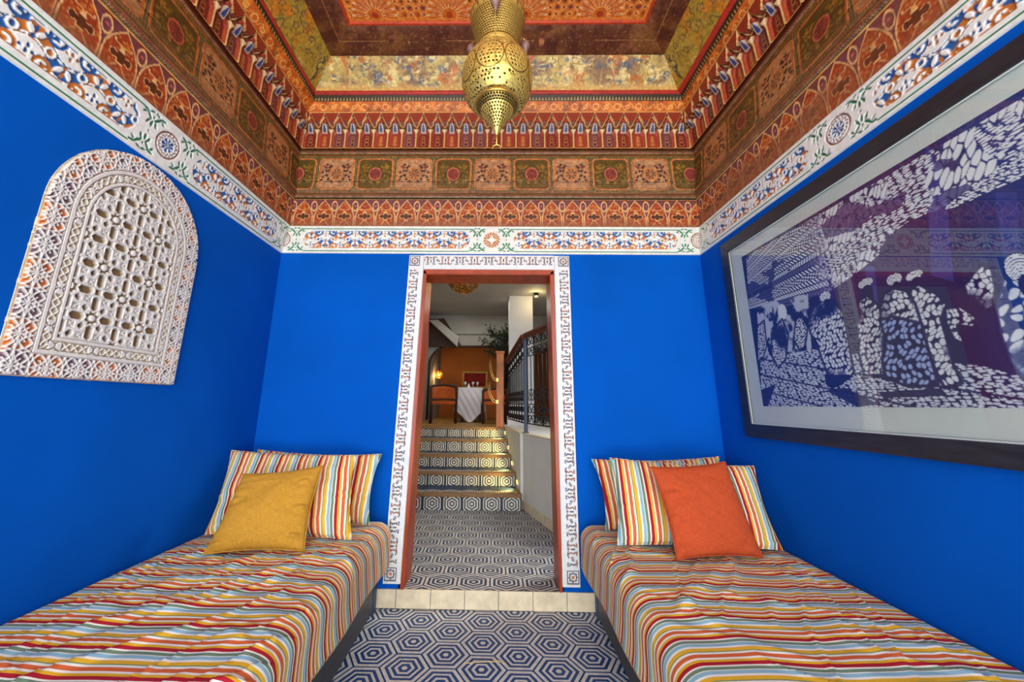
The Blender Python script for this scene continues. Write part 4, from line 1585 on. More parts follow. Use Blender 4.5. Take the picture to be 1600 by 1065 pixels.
    c = mx(c, dark, inpoly(s, t, PG([(1348, 452), (1362, 446), (1366, 466), (1360, 476), (1346, 470)])))
    figure([(1337, 500), (1342, 470), (1355, 462), (1372, 476), (1382, 500), (1384, 540), (1382, 586), (1350, 586), (1342, 552), (1340, 525)], 0.022, 12, 0.30)
    turban(1352, 442, 13, 7, 2)
    figure([(1420, 470), (1424, 450), (1436, 444), (1462, 458), (1480, 474), (1470, 498), (1480, 530), (1490, 570), (1504, 598), (1476, 606), (1462, 580), (1450, 545), (1438, 520)], 0.026, 14, 0.34)
    turban(1428, 430, 15, 7, 3)
    figure([(1375, 480), (1382, 458), (1396, 450), (1416, 454), (1430, 475), (1438, 500), (1440, 520), (1376, 500)], 0.026, 16, 0.36)
    figure([(1374, 500), (1395, 494), (1440, 505), (1450, 545), (1462, 585), (1466, 602), (1420, 604), (1382, 590), (1378, 560), (1384, 530)], 0.028, 18, 0.10, tint=(160, 184, 230), gate=False)
    turban(1397, 436, 13, 9, 4)
    figure([(1476, 482), (1500, 478), (1516, 488), (1530, 500), (1520, 512), (1496, 508), (1508, 538), (1490, 530), (1478, 505)], 0.020, 20, 0.22)
    figure([(1495, 420), (1504, 440), (1512, 470), (1530, 488), (1552, 484), (1556, 450), (1550, 420), (1536, 412), (1522, 424), (1512, 440)], 0.024, 22, 0.30)
    figure([(1556, 480), (1566, 440), (1574, 420), (1600, 430), (1700, 470), (1700, 640), (1600, 592), (1578, 565), (1562, 520)], 0.040, 24, 0.30, shade=(16, 50, 126))
    turban(1592, 418, 24, 24, 5)
    pos = np.stack([np.full_like(Yp, -0.0168), Yp - yc, Zp - z0], -1)
    tag(grid('print', pos, c, M['print'], root), 'blue and white street photograph with robed figures in turbans')


picture()


# ------------------------------------------------------------------ day beds
def fold_noise(x, y, seed):
    """soft diagonal creases in the cover"""
    d = 0
    for k, (a, f, am) in enumerate(((0.9, 5.0, 1.0), (1.15, 8.0, 0.7), (-0.5, 6.5, 0.5))):
        u = x * math.cos(a) + y * math.sin(a)
        v = -x * math.sin(a) + y * math.cos(a)
        n = fbm(u * 1.3 + seed + k, v * f, seed + 3 * k, 3)
        d = d + am * np.clip(1 - np.abs(n - 0.5) * 14, 0, 1) ** 1.5
    return d


def mattress(name, xw, xo, label, seed, sgn):
    """xw wall side, xo aisle side; stripes run across the bed, over the edge and down"""
    zt, zb, r = 0.489, 0.235, 0.075
    yb, yf = 2.545, 0.02
    w = abs(xo - xw)
    prof = [(0.0, zb), (0.0, zt - 0.03), (0.012, zt - 0.008), (0.03, zt)]
    prof += [(t, zt) for t in np.linspace(0.05, w - r, 60)]
    prof += [(w - r + r * math.sin(a), zt - r + r * math.cos(a)) for a in np.linspace(0.06, PI / 2, 18)]
    prof += [(w, z) for z in np.linspace(zt - r, zb + 0.03, 16)][1:] + [(w - 0.008, zb + 0.01), (w - 0.03, zb)]
    prof = np.array(prof)
    ys = np.linspace(yb, yf, 420)
    end = np.array([(0.06, -0.06), (0.03, -0.026), (0.012, -0.012), (0.0, 0.0)])
    nu, nv = len(ys), len(prof)
    Yg = np.repeat(ys[:, None], nv, 1)
    Xo = np.repeat(prof[None, :, 0], nu, 0)
    Zg = np.repeat(prof[None, :, 1], nu, 0)
    # rounded far end
    de = np.clip((0.05 - (yb - Yg)) / 0.05, 0, 1)
    Zg = np.where(Zg > zb + 0.1, Zg - 0.05 * (1 - np.sqrt(np.clip(1 - de * de, 0, 1))), Zg)
    Xo = np.where(Xo > w * 0.6, Xo - 0.05 * (1 - np.sqrt(np.clip(1 - de * de, 0, 1))), Xo)
    fo = fold_noise(Xo * 1.0, Yg * sgn * 1.0 + 3, seed)
    topm = sm(zt - 0.12, zt - 0.02, Zg) * sm(0.0, 0.12, Xo) * sm(2.5, 2.2, Yg)
    lump = fbm(Xo * 3, Yg * 3, seed, 2) - 0.5
    Zg = Zg + topm * (0.016 * fo + 0.012 * lump)
    st = Yg + topm * (0.018 * fo + 0.03 * (fbm(Xo * 4, Yg * 2, seed + 9, 2) - 0.5)) + 0.012 * (fbm(Xo * 2.5, Yg * 1.0, seed + 5, 2) - 0.5)
    # cover gathers forward a little as it falls down the side
    drop = np.clip((zt - Zg) / (zt - zb), 0, 1) * (Xo > w * 0.7)
    st = st - 0.05 * drop + 0.012 * np.sin(drop * 5 + Yg * 3)
    bul = 0.006 * np.sin(Yg * 9 + seed) * drop
    X = xw + (Xo + bul) * (1 if xo > xw else -1)
    pos = np.stack([X, Yg, Zg], -1)
    o = grid(name, pos, None, M['stripe'], None, attrs={'st': st + 0.037}, flip=xo > xw)
    # close the two ends and the underside
    bm = BM(); bm.from_mesh(o.data)
    bm.verts.ensure_lookup_table()
    lay = bm.verts.layers.float.get('st')
    for k in (0, nu - 1):
        ring = [bm.verts[k * nv + j] for j in range(nv)]
        f = bm.faces.new(ring)
    for a in range(nu - 1):
        bm.faces.new((bm.verts[a * nv], bm.verts[(a + 1) * nv], bm.verts[(a + 1) * nv + nv - 1], bm.verts[a * nv + nv - 1]))
    bmesh.ops.recalc_face_normals(bm, faces=bm.faces)
    bm.to_mesh(o.data); bm.free()
    tag(o, label, 'mattress')
    return o


mattress('striped_mattress', XL + 0.006, -0.606, 'thick mattress in a multicoloured striped cover under the ochre cushion', 4, 1)
mattress('striped_mattress', XR - 0.006, 0.50, 'thick mattress in a multicoloured striped cover under the burnt orange cushion', 11, -1)


def bed_base(x_wall, x_out, label, ztop):
    s = 1 if x_out > x_wall else -1
    yb, yf = 2.575, 0.03
    root = tag(empty('platform_bed', (0.5 * (x_wall + x_out), 0.5 * (yb + yf), 0)), label, 'bed')
    loc = root.location

    def p(name, a, b, mat, bev=0.004):
        obj(name, box(BM(), tuple(Vector(a) - loc), tuple(Vector(b) - loc), bev), mat, root)
    xi = x_wall + s * 0.004
    p('side_rail', (x_out, yf, 0.015), (x_out - s * 0.028, yb - 0.03, ztop), M['darkwood'])
    p('end_rail', (xi, yb - 0.028, 0.015), (x_out - s * 0.03, yb, ztop), M['darkwood'])
    p('end_rail', (xi, yf, 0.015), (x_out - s * 0.03, yf + 0.028, ztop), M['darkwood'])
    p('side_rail', (xi, yf + 0.03, 0.015), (xi + s * 0.028, yb - 0.03, ztop), M['darkwood'])
    for k in range(9):
        y = yf + 0.12 + k * 0.285
        p('slat', (xi + s * 0.03, y, ztop - 0.03), (x_out - s * 0.03, y + 0.09, ztop - 0.008), M['darkwood'], 0.002)
    for y in (yb - 0.06, yf):
        p('leg', (x_out + s * 0.004, y, 0.0), (x_out - s * 0.055, y + 0.06, ztop + 0.004), M['bluepaint'])
        p('leg', (xi + s * 0.03, y, 0.0), (xi + s * 0.08, y + 0.06, ztop - 0.035), M['bluepaint'])


bed_base(XL, -0.686, 'low black wooden platform bed base under the mattress with the ochre cushion', 0.228)
bed_base(XR, 0.585, 'low black wooden platform bed base under the mattress with the burnt orange cushion', 0.228)


# ------------------------------------------------------------------ pillows and cushions
def pillow(name, bl, br, tr, tl, thick, mat, label, cat, group=None, pinch=0.06, phase=0.0, seed=1, wr=0.006, gather=None):
    bl, br, tr, tl = [np.asarray(p, float) for p in (bl, br, tr, tl)]
    n1, n2 = 66, 60
    u, v = np.meshgrid(np.linspace(-1, 1, n1), np.linspace(-1, 1, n2), indexing='ij')
    ue = u * (1 - pinch * (1 - v * v) ** 1.0 * np.abs(u) ** 3)
    ve = v * (1 - pinch * 1.1 * (1 - u * u) ** 1.0 * np.abs(v) ** 3)
    a, b = (ue + 1) / 2, (ve + 1) / 2
    a_, b_ = a[..., None], b[..., None]
    base = (bl * (1 - a_) + br * a_) * (1 - b_) + (tl * (1 - a_) + tr * a_) * b_
    n = np.cross(br - bl, tl - bl); n /= np.linalg.norm(n)
    prof = np.clip((1 - u ** 2) * (1 - v ** 2), 0, 1) ** 0.46
    sag = 1.0 + 0.25 * (-v) * (1 - u * u)
    wn = fbm(u * 2.2 + seed, v * 2.2, seed, 3) - 0.5
    cr = np.clip(1 - np.abs(fbm(u * 1.2 + seed, v * 3.5, seed + 4, 3) - 0.5) * 12, 0, 1)
    edgef = np.clip(np.maximum(np.abs(u), np.abs(v)) * 1.5 - 0.5, 0, 1)
    pucker = 0.0
    if gather:
        for gu, gv, sz, am in gather:
            dd = np.hypot((u - gu) * 0.6, (v - gv) * 1.4) / sz
            pucker = pucker + am * np.exp(-dd * dd) * np.cos(dd * 3.0)
    front = thick * (prof * sag) + wr * prof * (wn * 2 + cr * edgef) + pucker * prof ** 0.5
    backt = thick * 0.9 * prof
    W = np.linalg.norm(br - bl)
    st = (a * W + phase + 0.008 * wn)
    P1 = base + n * front[..., None] * (1 if n[1] < 0 else -1)
    P2 = base - n * backt[..., None] * (1 if n[1] < 0 else -1)
    bm = BM()
    lay = bm.verts.layers.float.new('st')
    layt = bm.verts.layers.float.new('tt')
    tt = b * np.linalg.norm(tl - bl)

    def add(P, st_):
        vs = [[None] * n2 for _ in range(n1)]
        for i in range(n1):
            for j in range(n2):
                q = bm.verts.new(P[i, j]); q[lay] = st_[i, j]; q[layt] = tt[i, j]; vs[i][j] = q
        for i in range(n1 - 1):
            for j in range(n2 - 1):
                bm.faces.new((vs[i][j], vs[i + 1][j], vs[i + 1][j + 1], vs[i][j + 1]))
        return vs
    add(P1, st); add(P2, st)
    bmesh.ops.remove_doubles(bm, verts=bm.verts, dist=0.0004)
    zmin = min(q.co.z for q in bm.verts)
    cen = Vector((base.mean((0, 1))[0], base.mean((0, 1))[1], zmin))
    bmesh.ops.translate(bm, verts=bm.verts, vec=-cen)
    o = obj(name, bm, mat, None, True, loc=cen)
    tag(o, label, cat, group)
    # corded seam
    pts = [base[i, 0] for i in range(0, n1, 3)] + [base[-1, j] for j in range(0, n2, 3)] + [base[i, -1] for i in range(n1 - 1, -1, -3)] + [base[0, j] for j in range(n2 - 1, -1, -3)]
    sb = tube(BM(), [Vector(p) - cen for p in pts], 0.0028, 6, True)
    lay2 = sb.verts.layers.float.new('st')
    for q in sb.verts: q[lay2] = phase + (q.co + cen - Vector(bl)).dot(Vector((br - bl) / W))
    obj('seam', sb, mat, o, True)
    return o


ZB = 0.511


def pts4(tl, tr, br, bl, dy, z=ZB, ybl=None, ybr=None):
    B = on_z(br[0], br[1], z) if ybr is None else on_y(br[0], br[1], ybr)
    A = on_z(bl[0], bl[1], z) if ybl is None else on_y(bl[0], bl[1], ybl)
    return A, B, on_y(tr[0], tr[1], B[1] + dy), on_y(tl[0], tl[1], A[1] + dy)


gl = 'striped pillows at the head of the day beds'
a = pts4((402, 702), (597, 709), (577, 820), (400, 806), 0.11, ybl=2.40, ybr=2.405)
pillow('striped_pillow', *a, 0.070, M['stripe'], 'striped pillow against the back wall behind the pillow with the ochre cushion', 'pillow', gl, 0.09, phase=0.05, seed=3, wr=0.010, gather=[(0.92, -0.25, 0.16, 0.010), (-0.92, -0.1, 0.16, 0.010), (0.9, -0.85, 0.14, 0.010), (-0.9, -0.85, 0.14, 0.010)])
a = pts4((362, 703), (557, 711), (549, 843), (320, 834), 0.20)
pillow('striped_pillow', *a, 0.072, M['stripe'], 'wide striped pillow directly behind the ochre cushion', 'pillow', gl, 0.055, phase=0.02, seed=5, wr=0.010, gather=[(0.94, 0.0, 0.14, 0.010), (-0.94, -0.2, 0.14, 0.010), (0.92, -0.88, 0.12, 0.012), (-0.92, -0.88, 0.12, 0.012)])
a = pts4((380, 740), (504, 727), (475, 861), (317, 866), 0.18)
pillow('ochre_cushion', *a, 0.078, M['ochre'], 'square ochre yellow linen cushion leaning on the striped pillows', 'cushion', None, 0.07, seed=8, wr=0.010, gather=[(0.85, -0.1, 0.20, 0.020), (0.8, -0.72, 0.18, 0.022), (-0.85, 0.2, 0.18, 0.014), (-0.8, -0.85, 0.2, 0.018), (0.75, 0.55, 0.15, 0.012)])
a = pts4((924, 717), (1124, 713), (1142, 815), (946, 829), 0.11, ybl=2.40, ybr=2.405)
pillow('striped_pillow', *a, 0.070, M['stripe'], 'striped pillow against the back wall behind the pillow with the burnt orange cushion', 'pillow', gl, 0.09, phase=0.09, seed=13, wr=0.010, gather=[(0.92, -0.25, 0.16, 0.010), (-0.92, -0.1, 0.16, 0.010), (0.9, -0.85, 0.14, 0.010), (-0.9, -0.85, 0.14, 0.010)])
a = pts4((952, 715), (1178, 728), (1223, 859), (965, 851), 0.20)
pillow('striped_pillow', *a, 0.062, M['stripe'], 'wide striped pillow directly behind the burnt orange cushion', 'pillow', gl, 0.055, phase=0.075, seed=15, wr=0.010, gather=[(0.94, 0.0, 0.14, 0.010), (-0.94, -0.2, 0.14, 0.010), (0.92, -0.88, 0.12, 0.012), (-0.92, -0.88, 0.12, 0.012)])
a = pts4((1017, 729), (1133, 721), (1193, 871), (1058, 874), 0.18)
pillow('orange_cushion', *a, 0.056, M['orange'], 'square burnt orange linen cushion leaning on the striped pillows', 'cushion', None, 0.06, seed=19, wr=0.008, gather=[(-0.85, -0.85, 0.25, 0.016), (-0.8, 0.3, 0.2, 0.012), (0.8, -0.9, 0.2, 0.010), (-0.88, -0.2, 0.14, 0.010)])


# ------------------------------------------------------------------ pierced brass lantern
def lantern():
    ax, ay = -0.002, 1.35
    root = tag(empty('brass_lantern', (ax, ay, 2.144)), 'large pierced brass lantern with a pointed drop hanging below the painted ceiling', 'lantern')
    z0 = 2.144
    C = (0, 0, 0)

    def shell(name, prof, nth, nz_, holefn, thick=0.0016):
        r = np.array([p[0] for p in prof]); z = np.array([p[1] for p in prof])
        arc = np.concatenate([[0], np.cumsum(np.hypot(np.diff(r), np.diff(z)))])
        tt = np.linspace(0, arc[-1], nz_)
        # smooth the profile a little
        rr = np.interp(tt, arc, r); zz = np.interp(tt, arc, z)
        th = np.linspace(0, 2 * PI, nth)
        TH, R_ = np.meshgrid(th, rr, indexing='ij'); _, Z_ = np.meshgrid(th, zz, indexing='ij'); _, S_ = np.meshgrid(th, tt, indexing='ij')
        pos = np.stack([R_ * np.cos(TH), R_ * np.sin(TH), Z_], -1)
        hole, dark = holefn(TH, S_, R_, arc[-1])
        c = full(TH, (222, 196, 104))
        c = mx(c, (92, 72, 30), dark * 0.75)
        qm = ~(hole[:-1, :-1] & hole[1:, 1:])
        o = grid(name, pos, c, M['brass'], root, mask=qm)
        md = o.modifiers.new('sheet', 'SOLIDIFY')
        md.thickness = thick
        return o

    # cone
    def hc(TH, S, R, L_):
        k = np.round(2 * PI * 0.078 / 0.0118)
        p = 2 * PI / k
        g = 0.0118
        row = S / 0.0100
        a = fr(TH + np.where(np.floor(row + 0.5) % 2 == 0, 0, p / 2), p) * np.maximum(R, 0.02)
        b = fr(S, 0.0100)
        d = np.abs(a) / 0.0056 + np.abs(b) / 0.0054
        rim = S > L_ - 0.034
        hole = (d < 1) & rim & (S < L_ - 0.006)
        jj = np.floor(S / g + 0.5)
        kk = np.maximum(np.round(2 * PI * np.maximum(jj * g * 0.52, 0.012) / g), 4)
        aa = fr(TH + jj * 0.7, 2 * PI / kk) * R
        hole2 = (np.hypot(aa, fr(S, g)) < 0.0042) & ~rim & (S > 0.03)
        return hole | hole2, (d < 1.5) & rim | (np.abs(fr(TH + S * 12, PI / 4)) < 0.03)
    cone = [(0.004, 0.066), (0.012, 0.085), (0.030, 0.120), (0.052, 0.155), (0.072, 0.186), (0.0815, 0.202), (0.084, 0.207)]
    shell('drop_cone', cone, 420, 110, hc)

    # bulb
    def hb(TH, S, R, L_):
        x = TH * np.maximum(R, 0.03)
        nl = 8
        lobe = fr(TH + 0.2, 2 * PI / nl)
        mid = (S - 0.5 * L_)
        fig = np.abs(np.hypot(lobe * 0.15, mid * 0.9) - 0.056) < 0.0026
        g = 0.0152
        j = np.floor(S / g + 0.5)
        Rj = np.interp(j * g, S[0], R[0])
        kk = np.round(2 * PI * Rj / g)
        ta = TH + (j % 2) * PI / kk
        a = fr(ta, 2 * PI / kk) * R; b = fr(S, g)
        hh = hash2(np.floor(ta * kk / (2 * PI) + 0.5).astype(int), j.astype(int), 4)
        hole = (np.hypot(a + 0.002 * (hh - 0.5), b) < 0.0047) & (hh > np.where(np.hypot(lobe * 0.15, mid * 0.9) < 0.054, 0.2, 0.5)) & (np.abs(np.hypot(lobe * 0.15, mid * 0.9) - 0.056) > 0.006) & (S > 0.01) & (S < L_ - 0.01)
        eng = (np.abs(fbm(x * 55, S * 55, 3, 2) - 0.5) < 0.035) & (np.hypot(lobe * 0.15, mid * 0.9) > 0.058)
        return hole, fig | eng
    bulb = [(0.084, 0.206), (0.104, 0.207), (0.120, 0.228), (0.138, 0.268), (0.146, 0.312), (0.146, 0.334), (0.142, 0.365), (0.128, 0.402), (0.106, 0.436), (0.092, 0.456)]
    zz = np.array(bulb)
    cs = np.linspace(0, 1, len(bulb)); f = np.linspace(0, 1, 40)
    shell('bulb', list(zip(np.interp(f, cs, zz[:, 0]), np.interp(f, cs, zz[:, 1]))), 560, 170, hb)

    # flared neck
    def hn(TH, S, R, L_):
        x = TH * R
        g = 0.0105
        j = np.floor(S / g + 0.5)
        d = np.hypot(fr(x + j % 2 * g / 2, g), fr(S, g))
        band = (S > 0.03) & (S < L_ - 0.04)
        return (d < 0.0037) & band, (np.abs(S - 0.028) < 0.002) | (np.abs(S - L_ + 0.035) < 0.002) | ((d < 0.0045) & band) | ((S > L_ - 0.03) & (np.abs(fr(TH, PI / 12)) < 0.03))
    neck = [(0.090, 0.452), (0.086, 0.466), (0.088, 0.490), (0.096, 0.530), (0.106, 0.575), (0.114, 0.615), (0.117, 0.640), (0.113, 0.648)]
    shell('neck', neck, 460, 130, hn)
    for rr, z, tk in ((0.086, 0.204, 0.005), (0.0915, 0.455, 0.004), (0.116, 0.642, 0.004)):
        obj('rim_ring', tube(BM(), [(rr * math.cos(a), rr * math.sin(a), z) for a in np.linspace(0, 2 * PI, 49)[:-1]], tk, 8, True), M['brassy'], root, True)
    lin_ = [(r * 0.93, z) for r, z in zip(np.interp(f, cs, zz[:, 0]), np.interp(f, cs, zz[:, 1]))]
    lin_ = [(0.0, 0.075)] + [(r * 0.90, z + 0.004) for r, z in cone[1:]] + lin_[2:] + [(r * 0.93, z) for r, z in neck[1:-1]] + [(0.0, 0.63)]
    obj('inner_dark', lathe(BM(), lin_, 48), M['inner_dark'], root, True)  # dark shell added to stand for the shade inside the pierced brass
    # finial: stem, ball and an open crescent
    bm = BM()
    lathe(bm, [(0.0, 0.022), (0.003, 0.024), (0.0028, 0.045), (0.0055, 0.052), (0.0035, 0.060), (0.004, 0.070), (0.0, 0.072)], 12)
    arc = [(0.0165 * math.sin(a), 0, 0.0075 + 0.0145 * math.cos(a)) for a in np.linspace(-1.9, 1.9, 21)]
    tube(bm, arc, [0.0012 + 0.0018 * math.sin(PI * k / 20) for k in range(21)], 8)
    obj('crescent_finial', bm, M['brassy'], root, True)
    # three arms with turned knobs
    for k, a in enumerate((-PI / 2 - 0.06, PI / 6 - 0.06, 5 * PI / 6 - 0.06)):
        ca, sa = math.cos(a), math.sin(a)
        R = 0.138
        bm = BM()
        tube(bm, [(0.108 * ca, 0.108 * sa, 0.585), (0.122 * ca, 0.122 * sa, 0.604), (R * ca, R * sa, 0.602), (R * ca, R * sa, 0.59)], 0.0035, 8)
        arm = obj('arm', bm, M['brassy'], root, True)
        bm = BM()
        lathe(bm, [(0.0, 0.598), (0.010, 0.594), (0.0185, 0.580), (0.021, 0.566), (0.018, 0.555), (0.011, 0.548), (0.0105, 0.538), (0.0075, 0.533), (0.0085, 0.527), (0.006, 0.520), (0.0, 0.518)], 20, (R * ca, R * sa, 0))
        obj('turned_knob', bm, M['bronze'], arm, True)
        if k == 0:
            bm = BM()
            z = 0.518
            while z > 0.27:
                lathe(bm, [(0, z), (0.0022, z - 0.002), (0.0022, z - 0.004), (0, z - 0.006)], 8, (R * ca * 1.02, R * sa * 1.02 - 0.012, 0))
                z -= 0.0068
            tag(obj('bead_chain', bm, M['brassy'], arm, True), kind='stuff')
    # chain up to the ceiling
    bm = BM()
    ztop = LEV['l1'][3] - z0 - 0.002
    for k in range(3):
        a = k * 2 * PI / 3
        tube(bm, [(0.11 * math.cos(a), 0.11 * math.sin(a), 0.64), (0.0, 0.0, 0.86)], 0.002, 6)
    z = 0.86; k = 0
    while z < ztop - 0.03:
        q = [(0.008 * math.cos(t) * (k % 2), 0.008 * math.cos(t) * ((k + 1) % 2), z + 0.014 + 0.016 * math.sin(t)) for t in np.linspace(0, 2 * PI, 13)[:-1]]
        tube(bm, q, 0.0022, 6, True)
        z += 0.026; k += 1
    tag(obj('hanging_chain', bm, M['brassy'], root, True), kind='stuff')
    obj('ceiling_rose', lathe(BM(), [(0, ztop - 0.05), (0.012, ztop - 0.045), (0.02, ztop - 0.02), (0.05, ztop - 0.004), (0.05, ztop)], 24), M['brassy'], root, True)


lantern()

# two bits of dry straw on the floor
for p, q, lb in (((725, 1036), (775, 1033), 'longer dry straw lying on the hexagon tiles, left of the pair'), ((770, 1030), (790, 1037), 'short dry straw lying on the hexagon tiles, right of the pair')):
    a, b = on_z(*p, 0.003), on_z(*q, 0.003)
    bm = tube(BM(), [a, 0.5 * (a + b) + np.array((0, 0.004, 0)), b], 0.0018, 6)
    tag(obj('straw', bm, M['straw']), lb, 'straw')

# ------------------------------------------------------------------ the hall beyond the door
HF = 0.858                                        # upper hall floor
RIS = [(4.370, 0.266), (4.752, 0.411), (5.115, 0.557), (5.408, 0.715), (5.720, HF)]
SX0 = -1.15


def xr_of(y):                                     # right-hand boundary of the flight
    return float(np.interp(y, [4.37, 5.72], [0.285, 0.135]))


hf = tag(obj('hall_floor', box(BM(), (-1.3, D + 0.2, 0.02), (1.9, 4.5, ZHALL - 0.006)), M['grout']), kind='structure')
hh = hex_mesh('tile', HR, True, M['hexhall'])
FA, FB = np.array((0.301, 4.47)), np.array((0.62, 3.33))      # foot of the slanting parapet
fn_ = np.array((-(FB - FA)[1], (FB - FA)[0])); fn_ = -fn_ / np.linalg.norm(fn_)
if fn_[0] < 0: fn_ = -fn_
for j in range(-2, 12):
    for i in range(-4, 6):
        x = -0.025 + math.sqrt(3) * HR * (i + (0.5 if j % 2 else 0))
        y = 2.893 + 1.5 * HR * j
        if y > 4.37 + 0.1 or y < D - 0.13: continue
        pl = []
        if y + HR > 4.369: pl.append(((0, 4.369 - y, 0), (0, 1, 0)))
        if y - HR < D - 0.002: pl.append(((0, D - 0.002 - y, 0), (0, -1, 0)))
        if y < D + 0.2 + HR + 0.01:
            if x - 0.1 < -0.556: pl.append(((-0.556 - x, 0, 0), (-1, 0, 0)))
            if x + 0.1 > 0.405: pl.append(((0.405 - x, 0, 0), (1, 0, 0)))
        if x > 0.1: pl.append(((FA[0] - x, FA[1] - y, 0), (fn_[0], fn_[1], 0)))
        me = clip_mesh(hh, pl, 'tile') if pl else hh
        if me is None: continue
        link('tile', me, hf, (x, y, ZHALL))

st = tag(empty('staircase', (0, 4.37, ZHALL)), kind='structure')
sl = Vector((0, 4.37, ZHALL))
zprev = ZHALL
for k, (y, z) in enumerate(RIS):
    ynext = RIS[k + 1][0] if k < 4 else 6.1
    step = obj('step', prism(BM(), [(SX0, y + 0.008 - sl.y), (xr_of(y) - 0.004, y + 0.008 - sl.y), (xr_of(ynext) - 0.004, ynext - sl.y + 0.02), (SX0, ynext - sl.y + 0.02)], (0.0 if k == 0 else RIS[k - 1][1] - ZHALL - 0.01), z - ZHALL - 0.004), M['hallfloor'], st)
    nos = z - 0.036
    obj('nosing', box(BM(), (SX0, y - 0.022 - sl.y, nos - sl.z), (xr_of(y) - 0.006, y + 0.05 - sl.y, z - sl.z), 0.006), M['stairwood'], step)
    # printed riser tiles
    xe = xr_of(y) - 0.008
    n = 7
    wt = 0.2 if k > 0 else 0.205
    zt = nos - 0.002
    zc = 0.5 * (zprev + zt)
    for q in range(n):
        x1 = xe - q * wt; x0 = x1 - wt
        bm = box(BM(), (-wt / 2 + 0.001, -0.005, zprev + 0.002 - zc), (wt / 2 - 0.001, 0.007, zt - zc), 0.001)
        obj('tile', bm, M['hexriser'], step, loc=(0.5 * (x0 + x1), y - sl.y, zc - sl.z))
    # tread tiles, half seen
    if k < 4:
        for q in range(n):
            x1 = xr_of(ynext) - 0.012 - q * 0.2; x0 = x1 - 0.2
            bm = box(BM(), (-0.099, 0, -0.004), (0.099, ynext - y - 0.055, 0.0), 0.001)
            obj('tile', bm, M['hexhall'], step, loc=(0.5 * (x0 + x1), y + 0.052 - sl.y, z - sl.z))
    zprev = z

# parapet and raised floor to the right of the flight
bm = prism(BM(), [(xr_of(5.72), 5.72), (xr_of(4.47), 4.47), (FA[0], FA[1]), (FB[0], FB[1]), (1.9, FB[1]), (1.9, 9.4), (xr_of(5.72), 9.4)], ZHALL - 0.02, HF, 'z')
tag(obj('parapet', bm, M['white']), kind='structure')
bm = prism(BM(), [(xr_of(5.72), 5.69), (xr_of(4.47) - 0.012, 4.46), (FA[0] - 0.014, FA[1] - 0.012), (FB[0] - 0.02, FB[1]), (FB[0] + 0.1, FB[1]), (FA[0] + 0.06, FA[1] + 0.06), (0.22, 5.72)], HF, HF + 0.012, 'z')
tag(obj('trim_5', bm, M['cream']), kind='structure')
dvec = (FB - FA) / np.linalg.norm(FB - FA)
bm = BM()
off = -fn_ * 0.012
prism(bm, [tuple(FA + off + dvec * 0.0), tuple(FA + off * -0.2), tuple(FB + off * -0.2), tuple(FB + off)], ZHALL, ZHALL + 0.085, 'z')
tag(obj('baseboard_right', bm, M['cream']), kind='structure')
# little stepped plaster blocks and step lights along the parapet
for k, (y, z) in enumerate(RIS[1:]):
    yb0 = RIS[k][0] + 0.06; yb1 = y + 0.02
    xw = xr_of(0.5 * (yb0 + yb1))
    lm = tag(empty('step_light', (xw - 0.006, y - 0.16, RIS[k][1] + 0.075)), ['lowest', 'second lowest', 'second highest', 'highest'][k] + ' of the small yellow step lights beside the stairs', 'light', 'step lights beside the stairs')
    obj('housing', box(BM(), (-0.010, -0.045, -0.028), (0.012, 0.045, 0.028), 0.003), M['cream'], lm)
    obj('lens', box(BM(), (-0.0125, -0.034, -0.018), (-0.0095, 0.034, 0.018), 0.001), M['steplight'], lm)
    ld = bpy.data.lights.new('step_lamp', 'SPOT')
    ld.energy = 6; ld.color = (1, 0.72, 0.2); ld.spot_size = 2.4; ld.spot_blend = 0.8; ld.shadow_soft_size = 0.03
    lo = bpy.data.objects.new('step_lamp', ld)
    COL.objects.link(lo)
    lo.parent = lm
    lo.location = (-0.03, 0, 0)
    lo.rotation_euler = (0, math.radians(68), 0)

wall('wall_hall_left', (-1.42, D + 0.2, 0), (-1.3, 9.4, 3.6), M['halldim'])
wall('wall_stair_left', (-1.3, 4.37, 0), (SX0, 5.9, HF), M['halldim'])
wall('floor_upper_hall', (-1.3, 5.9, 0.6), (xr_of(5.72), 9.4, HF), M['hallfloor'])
wall('wall_hall_right', (1.9, D + 0.2, 0), (2.0, 9.4, 3.6), M['halldim'])
wall('ceiling_hall', (-1.42, D + 0.2, 2.88), (2.0, 7.55, 2.96), M['halldim'])
wall('wall_hall_back', (-1.42, 9.3, 0.6), (2.0, 9.4, 3.6), M['orangewall'])

# arch wall across the back of the hall
YA = 7.55
A0 = on_y(671, 569, YA); A1 = on_y(703, 541, YA)
zs, zt = A0[2], A1[2]
arcp = [(A0[0] + (A1[0] - A0[0]) * (1 - math.cos(a)), zs + (zt - zs) * math.sin(a)) for a in np.linspace(0, PI / 2, 14)]
xr_beam = 1.9
bm = prism(BM(), [(-1.3, HF), (A0[0], HF)] + arcp + [(xr_beam, zt), (xr_beam, 3.3), (-1.3, 3.3)], YA, YA + 0.14, 'y')
aw = tag(obj('wall_arch', bm, M['halldim']), kind='structure')
pts = [(A0[0], YA - 0.01, HF + 0.02)] + [(p[0], YA - 0.01, p[1]) for p in arcp] + [(0.42, YA - 0.01, zt)]
obj('arch_edge', tube(BM(), pts, 0.022, 8), M['brownwood'], aw, True)
l0, l1 = on_y(714, 521, YA), on_y(800, 521, YA)
obj('ledge', box(BM(), (l0[0], YA - 0.05, l0[2] - 0.012), (l1[0], YA, l0[2] + 0.02), 0.004), M['halldim'], aw)
